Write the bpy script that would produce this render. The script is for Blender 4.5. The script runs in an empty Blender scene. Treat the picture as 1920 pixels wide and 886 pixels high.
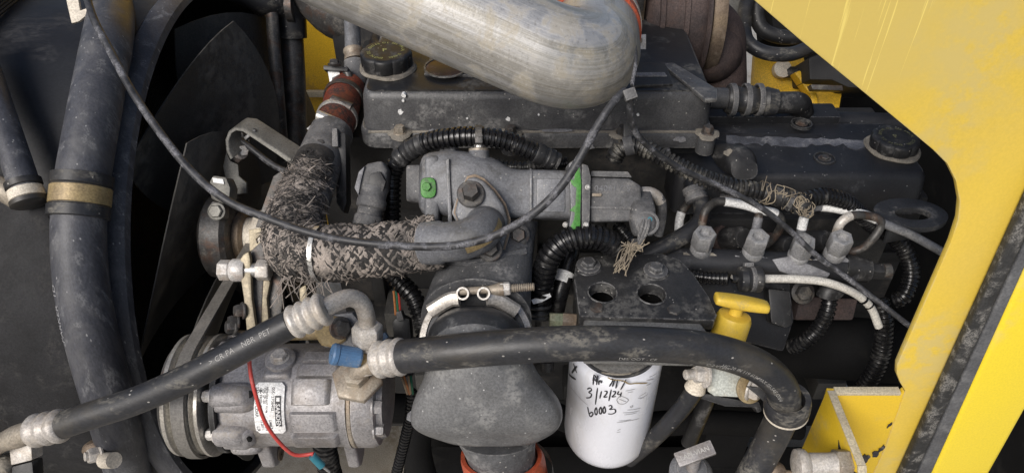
import bpy, bmesh, math, random
from mathutils import Vector, Matrix
random.seed(7)
R = math.radians
PI = math.pi
V = Vector
SC = bpy.context.scene
COL = SC.collection

# ------------------------------------------------------------------ camera, sky, sun, exposure
F = 1400.0                      # focal length in photo pixels (photo is 1920 x 886)
PITCH = R(40)
FW = V((0, math.cos(PITCH), -math.sin(PITCH)))
RT = V((1, 0, 0))
UP = V((0, math.sin(PITCH), math.cos(PITCH)))
CAM = V((0, 0, 1.0)) - 0.95 * FW
cam_data = bpy.data.cameras.new('camera')
cam = bpy.data.objects.new('camera', cam_data)
COL.objects.link(cam)
cam.location = CAM
cam.rotation_euler = (PI / 2 - PITCH, 0, 0)
cam_data.sensor_width = 36
cam_data.lens = F / 1920 * 36
cam_data.clip_start = 0.02
cam_data.clip_end = 300
SC.camera = cam

SUN_EL, SUN_AZ = 40, 214        # degrees; azimuth measured from +Y clockwise
world = bpy.data.worlds.new('World')
SC.world = world
world.use_nodes = True
wn = world.node_tree
bg = wn.nodes['Background']
sky = wn.nodes.new('ShaderNodeTexSky')
sky.sky_type = 'NISHITA'
sky.sun_disc = False
sky.sun_elevation = R(SUN_EL)
sky.sun_rotation = R(SUN_AZ)
sky.air_density = 1.0
sky.dust_density = 3.0
wn.links.new(sky.outputs[0], bg.inputs[0])
bg.inputs[1].default_value = 0.085
sl = bpy.data.lights.new('sun', 'SUN')
sl.energy = 2.7
sl.angle = R(32)
sl.color = (1.0, 0.965, 0.93)
so = bpy.data.objects.new('sun', sl)
COL.objects.link(so)
sdir = V((math.sin(R(SUN_AZ)) * math.cos(R(SUN_EL)), math.cos(R(SUN_AZ)) * math.cos(R(SUN_EL)), math.sin(R(SUN_EL))))
so.rotation_euler = sdir.to_track_quat('Z', 'Y').to_euler()
so.location = (0, 0, 6)
SC.view_settings.view_transform = 'Standard'
SC.view_settings.look = 'None'
SC.view_settings.gamma = 1
SC.view_settings.use_curve_mapping = False
SC.view_settings.exposure = 0.14
SC.render.engine = 'CYCLES'
SC.cycles.use_denoising = True
SC.cycles.max_bounces = 6
SC.cycles.diffuse_bounces = 3
SC.cycles.glossy_bounces = 3

# ------------------------------------------------------------------ measuring helpers: a photo pixel at a real distance
def ray(px, py):
    return FW + RT * ((px - 960) / F) + UP * ((443 - py) / F)
def P(px, py, d):
    return CAM + d * ray(px, py)
def PY(px, py, y):
    r = ray(px, py); return CAM + r * ((y - CAM.y) / r.y)
def PZ(px, py, z):
    r = ray(px, py); return CAM + r * ((z - CAM.z) / r.z)
def PX(px, py, x):
    r = ray(px, py); return CAM + r * ((x - CAM.x) / r.x)
def S(n, d):
    return n * d / F

# ------------------------------------------------------------------ mesh helpers
def frame(axis, ref=None):
    a = axis.normalized()
    ref = ref or (V((0, 0, 1)) if abs(a.z) < .9 else V((0, -1, 0)))
    u = (ref - a * ref.dot(a)).normalized()
    return u, a.cross(u), a

def catmull(pts, sub=10):
    out = []
    n = len(pts)
    for i in range(n - 1):
        p0 = pts[i - 1] if i else pts[0] * 2 - pts[1]
        p1, p2 = pts[i], pts[i + 1]
        p3 = pts[i + 2] if i + 2 < n else pts[-1] * 2 - pts[-2]
        for k in range(sub):
            t = k / sub
            out.append(.5 * ((2 * p1) + (p2 - p0) * t + (2 * p0 - 5 * p1 + 4 * p2 - p3) * t * t + (3 * p1 - p0 - 3 * p2 + p3) * t ** 3))
    out.append(pts[-1].copy())
    return out

def fillet(pts, rad, sub=10):
    out = [pts[0].copy()]
    for i in range(1, len(pts) - 1):
        a, b, c = pts[i - 1], pts[i], pts[i + 1]
        u, w = (a - b), (c - b)
        lu, lw = u.length, w.length
        u.normalize(); w.normalize()
        ang = u.angle(w)
        t = min(rad / math.tan(ang / 2), lu * .49, lw * .49)
        p, q = b + u * t, b + w * t
        rr = t * math.tan(ang / 2)
        bis = (u + w).normalized()
        o = b + bis * (rr / math.sin(ang / 2))
        e1 = (p - o); e2 = (q - o)
        th = e1.angle(e2)
        for k in range(sub + 1):
            s = k / sub
            out.append(o + (e1 * math.sin((1 - s) * th) + e2 * math.sin(s * th)) / math.sin(th))
    out.append(pts[-1].copy())
    return out

class Path:
    """sampled centre line with frames whose normal faces 'ref'"""
    def __init__(s, pts, step=.006, ref=None, smooth=True, closed=False):
        pts = [V(p) for p in pts]
        raw = catmull(pts) if smooth else pts
        cum = [0]
        for a, b in zip(raw, raw[1:]):
            cum.append(cum[-1] + (b - a).length)
        s.L = cum[-1]
        s.raw, s.cum = raw, cum
        s.ref = ref or -FW
        s.n = max(2, int(s.L / step) + 1)
    def pos(s, t):
        t0 = t
        t = min(max(t, 0), s.L)
        lo, hi = 0, len(s.cum) - 2
        while lo < hi:
            m = (lo + hi + 1) // 2
            if s.cum[m] <= t: lo = m
            else: hi = m - 1
        seg = s.cum[lo + 1] - s.cum[lo]
        k = (t - s.cum[lo]) / seg if seg > 1e-9 else 0
        p = s.raw[lo].lerp(s.raw[lo + 1], k)
        if t0 != t:
            p = p + (s.raw[lo + 1] - s.raw[lo]).normalized() * (t0 - t)
        return p
    def at(s, t):
        e = min(.004, s.L * .2)
        T = (s.pos(min(t + e, s.L)) - s.pos(max(t - e, 0))).normalized()
        N = s.ref - T * s.ref.dot(T)
        if N.length < .05:
            N = UP - T * UP.dot(T)
        N.normalize()
        return s.pos(t), T, N, N.cross(T)

class MB:
    def __init__(s):
        s.v, s.f, s.uv = [], [], []
    def add(s, vs, fs, uvs=None):
        o = len(s.v)
        s.v += [V(p) for p in vs]
        s.f += [[i + o for i in q] for q in fs]
        s.uv += uvs if uvs else [None] * len(fs)
        return s
    def grid(s, rows, closed=True, cap0=True, cap1=True, us=None):
        n = len(rows[0]); vs = [p for r in rows for p in r]; fs = []; uv = []
        m = n if closed else n - 1
        for i in range(len(rows) - 1):
            for j in range(m):
                k = (j + 1) % n
                fs.append([i * n + j, i * n + k, (i + 1) * n + k, (i + 1) * n + j])
                if us:
                    uv.append([(us[i], j / m), (us[i], (j + 1) / m), (us[i + 1], (j + 1) / m), (us[i + 1], j / m)])
                else: uv.append(None)
        if closed and cap0: fs.append(list(range(n))[::-1]); uv.append(None)
        if closed and cap1: fs.append([(len(rows) - 1) * n + j for j in range(n)]); uv.append(None)
        return s.add(vs, fs, uv)
    def tube(s, pts, r, n=16, step=None, rf=None, smooth=True, ref=None, cap=True, flat=1.0, path=None):
        p = path or Path(pts, step or max(.004, r * .5), ref, smooth)
        k = p.n if step is None or path is None else max(2, int(p.L / step) + 1)
        if not smooth and path is None:
            ts = p.cum
        else:
            ts = [p.L * i / (k - 1) for i in range(k)]
        rows = []
        for t in ts:
            c, T, N, B = p.at(t)
            rr = rf(t, p.L) if rf else r
            rows.append([c + (N * math.cos(2 * PI * j / n) + B * (-math.sin(2 * PI * j / n)) * flat) * rr for j in range(n)])
        return s.grid(rows, True, cap, cap, ts)
    def lathe(s, prof, o, axis, n=28, ref=None, rot=0, cap=True, lob=None):
        u, w, a = frame(axis, ref)
        rows = []
        for (r, h) in prof:
            row = []
            for j in range(n):
                t = 2 * PI * j / n + rot
                q = r * (lob(t, h) if lob else 1)
                row.append(o + a * h + (u * math.cos(t) + w * math.sin(t)) * max(q, 1e-5))
            rows.append(row)
        return s.grid(rows, True, cap, cap)
    def ring(s, prof, o, axis, n=36, ref=None):
        """closed profile swept round an axis (a hollow ring)"""
        u, w, a = frame(axis, ref)
        m = len(prof); vs = []; fs = []
        for j in range(n):
            t = 2 * PI * j / n
            for (r, h) in prof:
                vs.append(o + a * h + (u * math.cos(t) + w * math.sin(t)) * r)
        for j in range(n):
            for i in range(m):
                i2, j2 = (i + 1) % m, (j + 1) % n
                fs.append([j * m + i, j2 * m + i, j2 * m + i2, j * m + i2])
        return s.add(vs, fs)
    def box(s, lo, hi):
        (a, b, c), (d, e, f) = lo, hi
        vs = [(a, b, c), (d, b, c), (d, e, c), (a, e, c), (a, b, f), (d, b, f), (d, e, f), (a, e, f)]
        return s.add(vs, [[3, 2, 1, 0], [4, 5, 6, 7], [0, 1, 5, 4], [1, 2, 6, 5], [2, 3, 7, 6], [3, 0, 4, 7]])
    def obox(s, c, ax, ay, az):
        """box from centre and three half vectors"""
        vs = [c + ax * i + ay * j + az * k for k in (-1, 1) for (i, j) in ((-1, -1), (1, -1), (1, 1), (-1, 1))]
        fs = [[3, 2, 1, 0], [4, 5, 6, 7], [0, 1, 5, 4], [1, 2, 6, 5], [2, 3, 7, 6], [3, 0, 4, 7]]
        return s.add(vs, fs)
    def prism(s, pts, vec):
        n = len(pts)
        vs = [V(p) for p in pts] + [V(p) + vec for p in pts]
        fs = [list(range(n)), list(range(2 * n - 1, n - 1, -1))] + [[i, i + n, (i + 1) % n + n, (i + 1) % n] for i in range(n)]
        return s.add(vs, fs)
    def holed(s, outer, holes, vec):
        """plate with holes: flat polygon outer, hole loops, extruded by vec"""
        bm = bmesh.new()
        es = []
        loops = [outer] + holes
        idx = []
        for L in loops:
            vs = [bm.verts.new(p) for p in L]
            idx.append(vs)
            for i in range(len(vs)):
                es.append(bm.edges.new((vs[i], vs[(i + 1) % len(vs)])))
        bmesh.ops.triangle_fill(bm, use_beauty=True, use_dissolve=False, edges=es)
        bm.verts.index_update()
        vs = [v.co.copy() for v in bm.verts]
        n = len(vs)
        tri = [[v.index for v in f.verts] for f in bm.faces]
        fs = tri + [[i + n for i in t[::-1]] for t in tri]
        for L in idx:
            for i in range(len(L)):
                a, b = L[i].index, L[(i + 1) % len(L)].index
                fs.append([a, b, b + n, a + n])
        bm.free()
        return s.add(vs + [p + vec for p in vs], fs)
    def loft(s, secs, n=28, cap=True, sub=4):
        """sections (centre, half vector U, half vector W, exponent) joined by a smooth skin"""
        cs = []
        if sub > 1 and len(secs) > 2:
            C = catmull([V(q[0]) for q in secs], sub); U = catmull([V(q[1]) for q in secs], sub); W = catmull([V(q[2]) for q in secs], sub)
            for i in range(len(C)):
                k = min(i / sub, len(secs) - 1); a = int(min(k, len(secs) - 2)); e = secs[a][3] + (secs[a + 1][3] - secs[a][3]) * (k - a)
                cs.append((C[i], U[i], W[i], e))
        else: cs = secs
        rows = []
        for (c, u, w, e) in cs:
            row = []
            for j in range(n):
                t = 2 * PI * j / n
                x, y = math.cos(t), math.sin(t)
                x = math.copysign(abs(x) ** (2 / e), x); y = math.copysign(abs(y) ** (2 / e), y)
                row.append(c + u * x + w * y)
            rows.append(row)
        return s.grid(rows, True, cap, cap)
    def ball(s, c, r, n=14, sc=(1, 1, 1), jit=0):
        rows = []
        for i in range(n // 2 + 1):
            ph = PI * i / (n // 2)
            row = []
            for j in range(n):
                t = 2 * PI * j / n
                k = r * (1 + random.uniform(-jit, jit))
                row.append(c + V((math.sin(ph) * math.cos(t) * sc[0], math.sin(ph) * math.sin(t) * sc[1], math.cos(ph) * sc[2])) * k)
            rows.append(row)
        return s.grid(rows, True, False, False)
    def build(s, name, mat, parent=None, bevel=0, seg=2, angle=38, origin=None, weld=False):
        me = bpy.data.meshes.new(name)
        me.from_pydata([tuple(p) for p in s.v], [], s.f)
        if any(u for u in s.uv):
            lay = me.uv_layers.new(name='UVMap')
            li = 0
            for q, u in zip(s.f, s.uv):
                for k in range(len(q)):
                    lay.data[li + k].uv = u[k] if u else (0, 0)
                li += len(q)
        bm = bmesh.new(); bm.from_mesh(me)
        if weld or bevel: bmesh.ops.remove_doubles(bm, verts=bm.verts, dist=1e-6)
        bmesh.ops.recalc_face_normals(bm, faces=bm.faces)
        if bevel:
            es = [e for e in bm.edges if len(e.link_faces) == 2 and e.calc_face_angle(0) > R(35)]
            bmesh.ops.bevel(bm, geom=es, offset=bevel, offset_type='OFFSET', segments=seg, profile=.6, affect='EDGES', clamp_overlap=True)
        if origin is None:
            xs = [v.co for v in bm.verts]
            origin = V((sum(c.x for c in xs), sum(c.y for c in xs), sum(c.z for c in xs))) / max(1, len(xs))
        bmesh.ops.translate(bm, verts=bm.verts, vec=-origin)
        bm.to_mesh(me); bm.free()
        me.shade_smooth()
        me.set_sharp_from_angle(angle=R(angle))
        if mat: me.materials.append(mat)
        ob = bpy.data.objects.new(name, me)
        COL.objects.link(ob)
        if parent:
            ob.parent = parent
            ob.location = origin - world_loc(parent)
        else:
            ob.location = origin
        return ob

def world_loc(o):
    l = V(o.location)
    while o.parent:
        o = o.parent
        l = l + V(o.location)
    return l

def thing(name, label, cat, loc, group=None):
    o = bpy.data.objects.new(name, None)
    COL.objects.link(o)
    o.empty_display_size = .03
    o.location = loc
    return tag(o, label, cat, group)
def tag(o, label, cat, group=None):
    o['label'] = label; o['category'] = cat
    if group: o['group'] = group
    return o

def vbox(m, px0, px1, py0, py1, d, dep):
    """upright box whose camera-side face spans these photo pixels at distance d"""
    pm, qm = (px0 + px1) / 2, (py0 + py1) / 2
    y = P(pm, qm, d).y
    m.box((PY(px0, qm, y).x, y, PY(pm, py1, y).z), (PY(px1, qm, y).x, y + dep, PY(pm, py0, y).z))
    return m
def cpts(pts, d):
    return [P(x, y, d) for x, y in pts]

def circle(c, u, w, r, n=20, r2=None):
    return [c + u * math.cos(2 * PI * j / n) * r + w * math.sin(2 * PI * j / n) * (r2 or r) for j in range(n)]

def bolt(parent, p, axis, r, h, mat, washer=1.45, name='bolt', stub=0):
    m = MB()
    m.lathe([(r, 0), (r, h * .78), (r * .86, h), (0, h)], p, axis, 6, rot=random.uniform(0, 1))
    if washer: m.lathe([(r * washer, -h * .02), (r * washer, h * .14), (r * washer * .92, h * .2), (r * .9, h * .22)], p, axis, 20)
    if stub: m.lathe([(r * .55, h * .9), (r * .55, h + stub * .9), (r * .42, h + stub)], p, axis, 14)
    return m.build(name, mat, parent, angle=28)

# lettering: flat glyph meshes bent onto surfaces
_fc = {}
def glyphs(text, size, bold=0):
    key = (text, size, bold)
    if key in _fc: return _fc[key]
    cu = bpy.data.curves.new('lettering', 'FONT')
    cu.body = text; cu.size = size; cu.resolution_u = 2; cu.offset = bold
    cu.align_x = 'LEFT'
    ob = bpy.data.objects.new('lettering', cu)
    me = bpy.data.meshes.new_from_object(ob)
    bm = bmesh.new(); bm.from_mesh(me)
    if len(bm.verts):
        for k in range(1, 5):
            bmesh.ops.bisect_plane(bm, geom=bm.verts[:] + bm.edges[:] + bm.faces[:], plane_co=(0, size * .75 * k / 5, 0), plane_no=(0, 1, 0))
    bm.verts.index_update()
    res = ([v.co.xy.copy() for v in bm.verts], [[v.index for v in f.verts] for f in bm.faces])
    bm.free(); bpy.data.objects.remove(ob); bpy.data.curves.remove(cu); bpy.data.meshes.remove(me)
    _fc[key] = res
    return res
def strokes(polys, w):
    vs, fs = [], []
    for pl in polys:
        pl = [V((a, b, 0)) for a, b in pl]
        pl = catmull(pl, 5) if len(pl) > 2 else [pl[0].lerp(pl[1], k / 5) for k in range(6)]
        o = len(vs)
        for i, p in enumerate(pl):
            t = (pl[min(i + 1, len(pl) - 1)] - pl[max(i - 1, 0)])
            if t.length < 1e-9: t = V((1, 0, 0))
            t.normalize()
            nrm = V((-t.y, t.x, 0)) * w * .5 * (1 if 0 < i < len(pl) - 1 else .6)
            vs += [(p + nrm).xy, (p - nrm).xy]
        fs += [[o + 2 * i, o + 2 * i + 1, o + 2 * i + 3, o + 2 * i + 2] for i in range(len(pl) - 1)]
    return vs, fs
def wrap(m, g, path, s0, a0, r, mode='h', x0=0, y0=0, eps=.0004):
    vs = []
    for q in g[0]:
        x, y = q[0] + x0, q[1] + y0
        if mode == 'h': t, a = s0 + x, a0 + y / r
        else: t, a = s0 + y, a0 - x / r
        c, T, N, B = path.at(t)
        vs.append(c + (N * math.cos(a) + B * math.sin(a)) * (r + eps))
    return m.add(vs, g[1])
def flatprint(m, g, o, ex, ey, eps=.0004):
    nrm = ex.cross(ey).normalized() * eps
    return m.add([o + ex * q[0] + ey * q[1] + nrm for q in g[0]], g[1])
# ------------------------------------------------------------------ procedural materials
def _n(nt, t, **kw):
    n = nt.nodes.new(t)
    for k, v in kw.items(): setattr(n, k, v)
    return n
def _mix(nt, fac, a, b, blend='MIX'):
    m = _n(nt, 'ShaderNodeMix', data_type='RGBA', blend_type=blend)
    for sock, val in ((m.inputs[0], fac), (m.inputs[6], a), (m.inputs[7], b)):
        if hasattr(val, 'is_linked'): nt.links.new(val, sock)
        elif isinstance(val, tuple): sock.default_value = val if len(val) == 4 else val + (1,)
        else: sock.default_value = val
    return m.outputs[2]
def _math(nt, op, a, b=0.0, clamp=False):
    m = _n(nt, 'ShaderNodeMath', operation=op, use_clamp=clamp)
    for sock, val in ((m.inputs[0], a), (m.inputs[1], b)):
        if hasattr(val, 'is_linked'): nt.links.new(val, sock)
        else: sock.default_value = val
    return m.outputs[0]
def _range(nt, v, a, b, c=0.0, d=1.0):
    m = _n(nt, 'ShaderNodeMapRange', clamp=True, interpolation_type='SMOOTHSTEP')
    nt.links.new(v, m.inputs[0])
    for i, x in enumerate((a, b, c, d)): m.inputs[i + 1].default_value = x
    return m.outputs[0]
def _noise(nt, vec, scale, detail=6, rough=.6, dist=0):
    n = _n(nt, 'ShaderNodeTexNoise')
    nt.links.new(vec, n.inputs['Vector'])
    n.inputs['Scale'].default_value = scale; n.inputs['Detail'].default_value = detail
    n.inputs['Roughness'].default_value = rough; n.inputs['Distortion'].default_value = dist
    return n.outputs[0]

def mat(name, base, var=None, rough=.6, metal=0.0, dust=(.30, .27, .23), da=.4, ds=22, upd=.25, chip=None, ca=.0, cs=60,
        bump=.25, bs=260, stretch=(1, 1, 1), stain=None, sa=0, ss=9, spec=.5, uv=False, coat=0, grit=.26, gs=420, edge=None, speck=.0, sc=(.42, .40, .37)):
    """paint or metal with grime: two-tone base, settled dust, stains and chipped flecks, fine relief"""
    mt = bpy.data.materials.new(name); mt.use_nodes = True
    nt = mt.node_tree; b = nt.nodes['Principled BSDF']
    tc = _n(nt, 'ShaderNodeTexCoord'); oi = _n(nt, 'ShaderNodeObjectInfo')
    if uv:
        vec0 = tc.outputs['UV']
    else: vec0 = tc.outputs['Object']
    mp = _n(nt, 'ShaderNodeMapping'); nt.links.new(vec0, mp.inputs[0]); mp.inputs['Scale'].default_value = stretch
    sh = _n(nt, 'ShaderNodeVectorMath', operation='ADD'); nt.links.new(mp.outputs[0], sh.inputs[0])
    cb = _n(nt, 'ShaderNodeCombineXYZ')
    o1 = _math(nt, 'MULTIPLY', oi.outputs['Random'], 37.0); o2 = _math(nt, 'MULTIPLY', oi.outputs['Random'], 91.0)
    nt.links.new(o1, cb.inputs[0]); nt.links.new(o2, cb.inputs[1]); nt.links.new(cb.outputs[0], sh.inputs[1])
    vec = sh.outputs[0]
    big = _noise(nt, vec, ds, 8, .62, .3)
    fine = _noise(nt, vec, ds * 9, 5, .65)
    var = var or tuple(c * .6 for c in base)
    col = _mix(nt, _range(nt, _noise(nt, vec, ds * .55, 5, .6), .35, .68), base, var)
    gr = _range(nt, _noise(nt, vec, gs, 3, .7), .30, .70, 1 - grit, 1 + grit)
    gf = _n(nt, 'ShaderNodeCombineXYZ'); [nt.links.new(gr, gf.inputs[i]) for i in range(3)]
    col = _mix(nt, 1.0, col, gf.outputs[0], 'MULTIPLY')
    if stain:
        sm = _math(nt, 'MULTIPLY', _range(nt, _noise(nt, vec, ss, 9, .65, .6), .48, .66), sa)
        col = _mix(nt, sm, col, stain)
    dm = _math(nt, 'MULTIPLY', _range(nt, big, .62 - .28 * da, .72 - .16 * da), _range(nt, fine, .36, .58))
    dm = _math(nt, 'MULTIPLY', dm, min(1, .25 + da))
    if da <= 0: dm = _math(nt, 'MULTIPLY', dm, 0.0)
    if upd:
        ge = _n(nt, 'ShaderNodeNewGeometry'); sx = _n(nt, 'ShaderNodeSeparateXYZ'); nt.links.new(ge.outputs['Normal'], sx.inputs[0])
        um = _math(nt, 'MULTIPLY', _range(nt, sx.outputs[2], .2, .95), _math(nt, 'MULTIPLY', _range(nt, big, .3, .65), upd))
        dm = _math(nt, 'MAXIMUM', dm, um)
    col = _mix(nt, dm, col, dust)
    rg = _math(nt, 'ADD', _math(nt, 'MULTIPLY', dm, .3), _math(nt, 'ADD', _math(nt, 'MULTIPLY', _math(nt, 'SUBTRACT', big, .5), .35), rough), True)
    if chip:
        cn = _noise(nt, vec, cs, 3, .5, .2)
        cm = _range(nt, cn, .80 - ca, .815 - ca)
        col = _mix(nt, cm, col, chip)
    if speck:
        vo = _n(nt, 'ShaderNodeTexVoronoi'); nt.links.new(vec, vo.inputs['Vector']); vo.inputs['Scale'].default_value = 330
        sp3 = _n(nt, 'ShaderNodeSeparateXYZ'); nt.links.new(vo.outputs['Color'], sp3.inputs[0])
        vm = _math(nt, 'MULTIPLY', _range(nt, vo.outputs['Distance'], .34, .20), _range(nt, sp3.outputs[0], 1 - speck * .10, 1 - speck * .07))
        col = _mix(nt, _math(nt, 'MULTIPLY', vm, .85), col, sc)
    if edge:
        bv = _n(nt, 'ShaderNodeBevel', samples=4); bv.inputs[0].default_value = .0028
        g2 = _n(nt, 'ShaderNodeNewGeometry'); dp = _n(nt, 'ShaderNodeVectorMath', operation='DOT_PRODUCT')
        nt.links.new(bv.outputs[0], dp.inputs[0]); nt.links.new(g2.outputs['Normal'], dp.inputs[1])
        em_ = _math(nt, 'MULTIPLY', _range(nt, _math(nt, 'SUBTRACT', 1.0, dp.outputs['Value']), .006, .07), _range(nt, fine, .40, .58))
        col = _mix(nt, _math(nt, 'MULTIPLY', em_, .75), col, edge)
    nt.links.new(col, b.inputs['Base Color']); nt.links.new(rg, b.inputs['Roughness'])
    if metal:
        mm = _math(nt, 'MULTIPLY', _math(nt, 'SUBTRACT', 1.0, dm, True), metal)
        nt.links.new(mm, b.inputs['Metallic'])
    b.inputs['Specular IOR Level'].default_value = spec
    if coat: b.inputs['Coat Weight'].default_value = coat
    if bump:
        bp = _n(nt, 'ShaderNodeBump'); bp.inputs['Strength'].default_value = bump; bp.inputs['Distance'].default_value = .0012
        hh = _math(nt, 'ADD', _math(nt, 'MULTIPLY', _noise(nt, vec, bs, 4, .6), .6), _math(nt, 'MULTIPLY', big, 1.2))
        nt.links.new(hh, bp.inputs['Height']); nt.links.new(bp.outputs[0], b.inputs['Normal'])
    return mt
def plain(name, base, rough=.5, metal=0.0, spec=.5):
    mt = bpy.data.materials.new(name); mt.use_nodes = True
    nt = mt.node_tree; b = nt.nodes['Principled BSDF']
    tc = _n(nt, 'ShaderNodeTexCoord')
    n = _noise(nt, tc.outputs['Object'], 180, 4, .6)
    nt.links.new(_mix(nt, n, tuple(c * .75 for c in base), tuple(min(1, c * 1.2) for c in base)), b.inputs['Base Color'])
    b.inputs['Roughness'].default_value = rough; b.inputs['Metallic'].default_value = metal
    b.inputs['Specular IOR Level'].default_value = spec
    return mt

TAN = (.30, .265, .215)
GREY = (.25, .245, .24)
M = {}
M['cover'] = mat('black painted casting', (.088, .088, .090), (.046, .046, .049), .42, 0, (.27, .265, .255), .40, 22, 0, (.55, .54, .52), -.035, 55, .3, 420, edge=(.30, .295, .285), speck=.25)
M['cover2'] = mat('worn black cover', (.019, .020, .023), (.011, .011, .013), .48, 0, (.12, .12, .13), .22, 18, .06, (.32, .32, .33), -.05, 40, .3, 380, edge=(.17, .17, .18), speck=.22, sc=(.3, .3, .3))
M['chip'] = mat('bare chipped metal', (.26, .26, .27), (.12, .12, .135), .6, .2, GREY, .3, 60, 0, None, 0, 60, .4, 300)
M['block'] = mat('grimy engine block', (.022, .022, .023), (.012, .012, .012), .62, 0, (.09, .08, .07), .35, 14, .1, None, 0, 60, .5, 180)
M['deep'] = mat('dark underbody', (.009, .009, .0095), (.006, .006, .006), .8, 0, (.026, .025, .023), .25, 9, .06, None, 0, 60, .3, 90, spec=.15)  # near-black albedo: shade of the deep gaps put into the colour
M['rubber'] = mat('dusty rubber hose', (.024, .025, .029), (.017, .018, .021), .46, 0, (.21, .195, .165), .40, 34, .07, (.40, .38, .33), -.075, 60, .2, 420, (.6, 1, 1), (.10, .085, .06), .3, 16, speck=.3)
M['rubber_worn'] = mat('grey weathered rubber', (.055, .057, .068), (.036, .038, .047), .52, 0, (.20, .20, .205), .38, 60, .08, (.36, .36, .36), -.07, 140, .3, 420, (1, 1, .3), (.085, .085, .09), .8, 26, speck=.5, sc=(.3, .3, .3))
M['cable'] = mat('scuffed cable sheath', (.028, .029, .032), (.018, .018, .02), .5, 0, (.22, .22, .24), .55, 60, .25, None, 0, 60, .2, 500)
M['loom'] = mat('black loom plastic', (.011, .011, .012), (.007, .007, .008), .27, 0, (.15, .145, .135), .26, 36, .03, None, 0, 60, .12, 300)
M['plastic'] = mat('black plastic', (.018, .018, .019), (.011, .011, .012), .48, 0, (.16, .155, .15), .34, 40, .12, (.3, .3, .3), -.07, 80, .2, 300, edge=(.10, .10, .10), speck=.25)
M['plastic_dirty'] = mat('dirty grey plastic', (.115, .115, .118), (.055, .055, .058), .62, 0, (.24, .23, .22), .5, 55, .22, (.4, .4, .4), -.06, 90, .4, 260, edge=(.28, .27, .26), speck=.4)
M['shroud'] = mat('black brushed shroud', (.017, .018, .020), (.010, .010, .012), .5, 0, (.050, .050, .054), .38, 16, 0, (.3, .3, .3), -.09, 90, .12, 200, (.5, 1, .25))
M['fan'] = mat('dusty black fan', (.075, .072, .066), (.045, .043, .040), .6, 0, (.16, .148, .128), .6, 7, .0, None, 0, 60, .15, 120)
M['alu'] = mat('dull aluminium tube', (.50, .49, .475), (.42, .405, .37), .46, .32, (.46, .42, .34), .42, 34, .0, (.62, .61, .59), -.03, 200, .22, 520, (.8, .33, 1), (.36, .30, .19), .7, 11, .5, True, 0, .20, 330)
M['band'] = mat('clamp band steel', (.52, .49, .45), (.38, .355, .32), .38, .6, (.30, .26, .2), .3, 50, 0, None, 0, 60, .1, 300)
M['alu_cast'] = mat('cast aluminium', (.36, .347, .348), (.22, .212, .215), .48, .3, (.33, .295, .25), .36, 30, .06, (.60, .58, .56), -.05, 70, .5, 420, (1, 1, 1), (.17, .145, .125), .65, 15, edge=(.52, .50, .48), speck=.3, sc=(.1, .085, .07))
M['egr'] = mat('grey cast iron', (.180, .184, .197), (.095, .098, .106), .48, .1, (.26, .255, .25), .36, 26, .16, (.38, .38, .37), -.07, 90, .4, 480, (1, 1, 1), (.045, .042, .038), .8, 16, edge=(.36, .35, .34), speck=.35)
M['throat'] = mat('speckled dark casting', (.105, .107, .112), (.060, .061, .065), .52, .1, (.28, .275, .27), .42, 24, .12, (.42, .42, .41), -.06, 95, .35, 420, edge=(.26, .255, .25), speck=.6)
M['boot'] = mat('dusty moulded duct', (.140, .141, .143), (.082, .083, .085), .44, 0, (.26, .258, .25), .46, 26, .12, (.66, .66, .65), -.065, 60, .25, 700, speck=.3, sc=(.5, .5, .49))
M['steel'] = mat('zinc steel', (.50, .49, .47), (.36, .35, .33), .42, .75, (.30, .26, .2), .35, 50, .1, None, 0, 60, .2, 400)
M['steel_white'] = mat('oxidised zinc', (.62, .60, .57), (.45, .43, .41), .55, .25, (.42, .37, .3), .4, 50, .1, None, 0, 60, .3, 400, (1, 1, 1), (.26, .15, .09), .35, 40)
M['steel_dark'] = mat('dark steel', (.10, .098, .096), (.055, .052, .05), .5, .5, (.22, .2, .17), .4, 50, .1, None, 0, 60, .3, 400, (1, 1, 1), (.14, .07, .04), .5, 40)
M['steel_arm'] = mat('dull steel strap', (.19, .185, .165), (.125, .12, .105), .5, .25, (.3, .28, .24), .3, 40, .1, None, 0, 60, .2, 400)
M['gold'] = mat('yellow zinc plating', (.30, .255, .17), (.23, .195, .135), .46, .3, (.36, .3, .22), .4, 40, .1, None, 0, 60, .2, 300)
M['crimp'] = mat('crimped ferrule', (.56, .53, .49), (.43, .40, .37), .5, .3, (.45, .4, .33), .45, 45, .15, None, 0, 60, .3, 420, (1, 1, 1), (.3, .24, .17), .5, 30)
M['fitting'] = mat('stained fitting', (.36, .32, .26), (.25, .21, .17), .5, .4, (.33, .27, .2), .5, 45, .15, None, 0, 60, .3, 420, (1, 1, 1), (.2, .12, .06), .55, 25)
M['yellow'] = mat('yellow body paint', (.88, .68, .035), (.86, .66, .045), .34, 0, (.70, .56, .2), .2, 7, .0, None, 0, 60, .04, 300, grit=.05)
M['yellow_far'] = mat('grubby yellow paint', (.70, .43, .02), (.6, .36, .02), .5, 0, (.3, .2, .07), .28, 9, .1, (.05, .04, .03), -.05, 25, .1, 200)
M['wornedge'] = mat('rubbed paint edge', (.52, .46, .33), (.42, .36, .25), .6, 0, (.45, .42, .36), .4, 40, 0, None, 0, 60, .2, 300)
M['cap_yellow'] = mat('yellow plastic', (.74, .51, .06), (.68, .46, .055), .42, 0, (.42, .33, .14), .3, 50, .0, (.25, .19, .08), -.08, 90, .12, 300, grit=.06)
M['white'] = mat('white enamel', (.74, .755, .81), (.72, .735, .79), .26, 0, (.55, .50, .42), 0, 16, 0, (.25, .22, .2), -.14, 90, .01, 200, (1, 1, .5), (.60, .59, .58), .5, 22, grit=.02)
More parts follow.
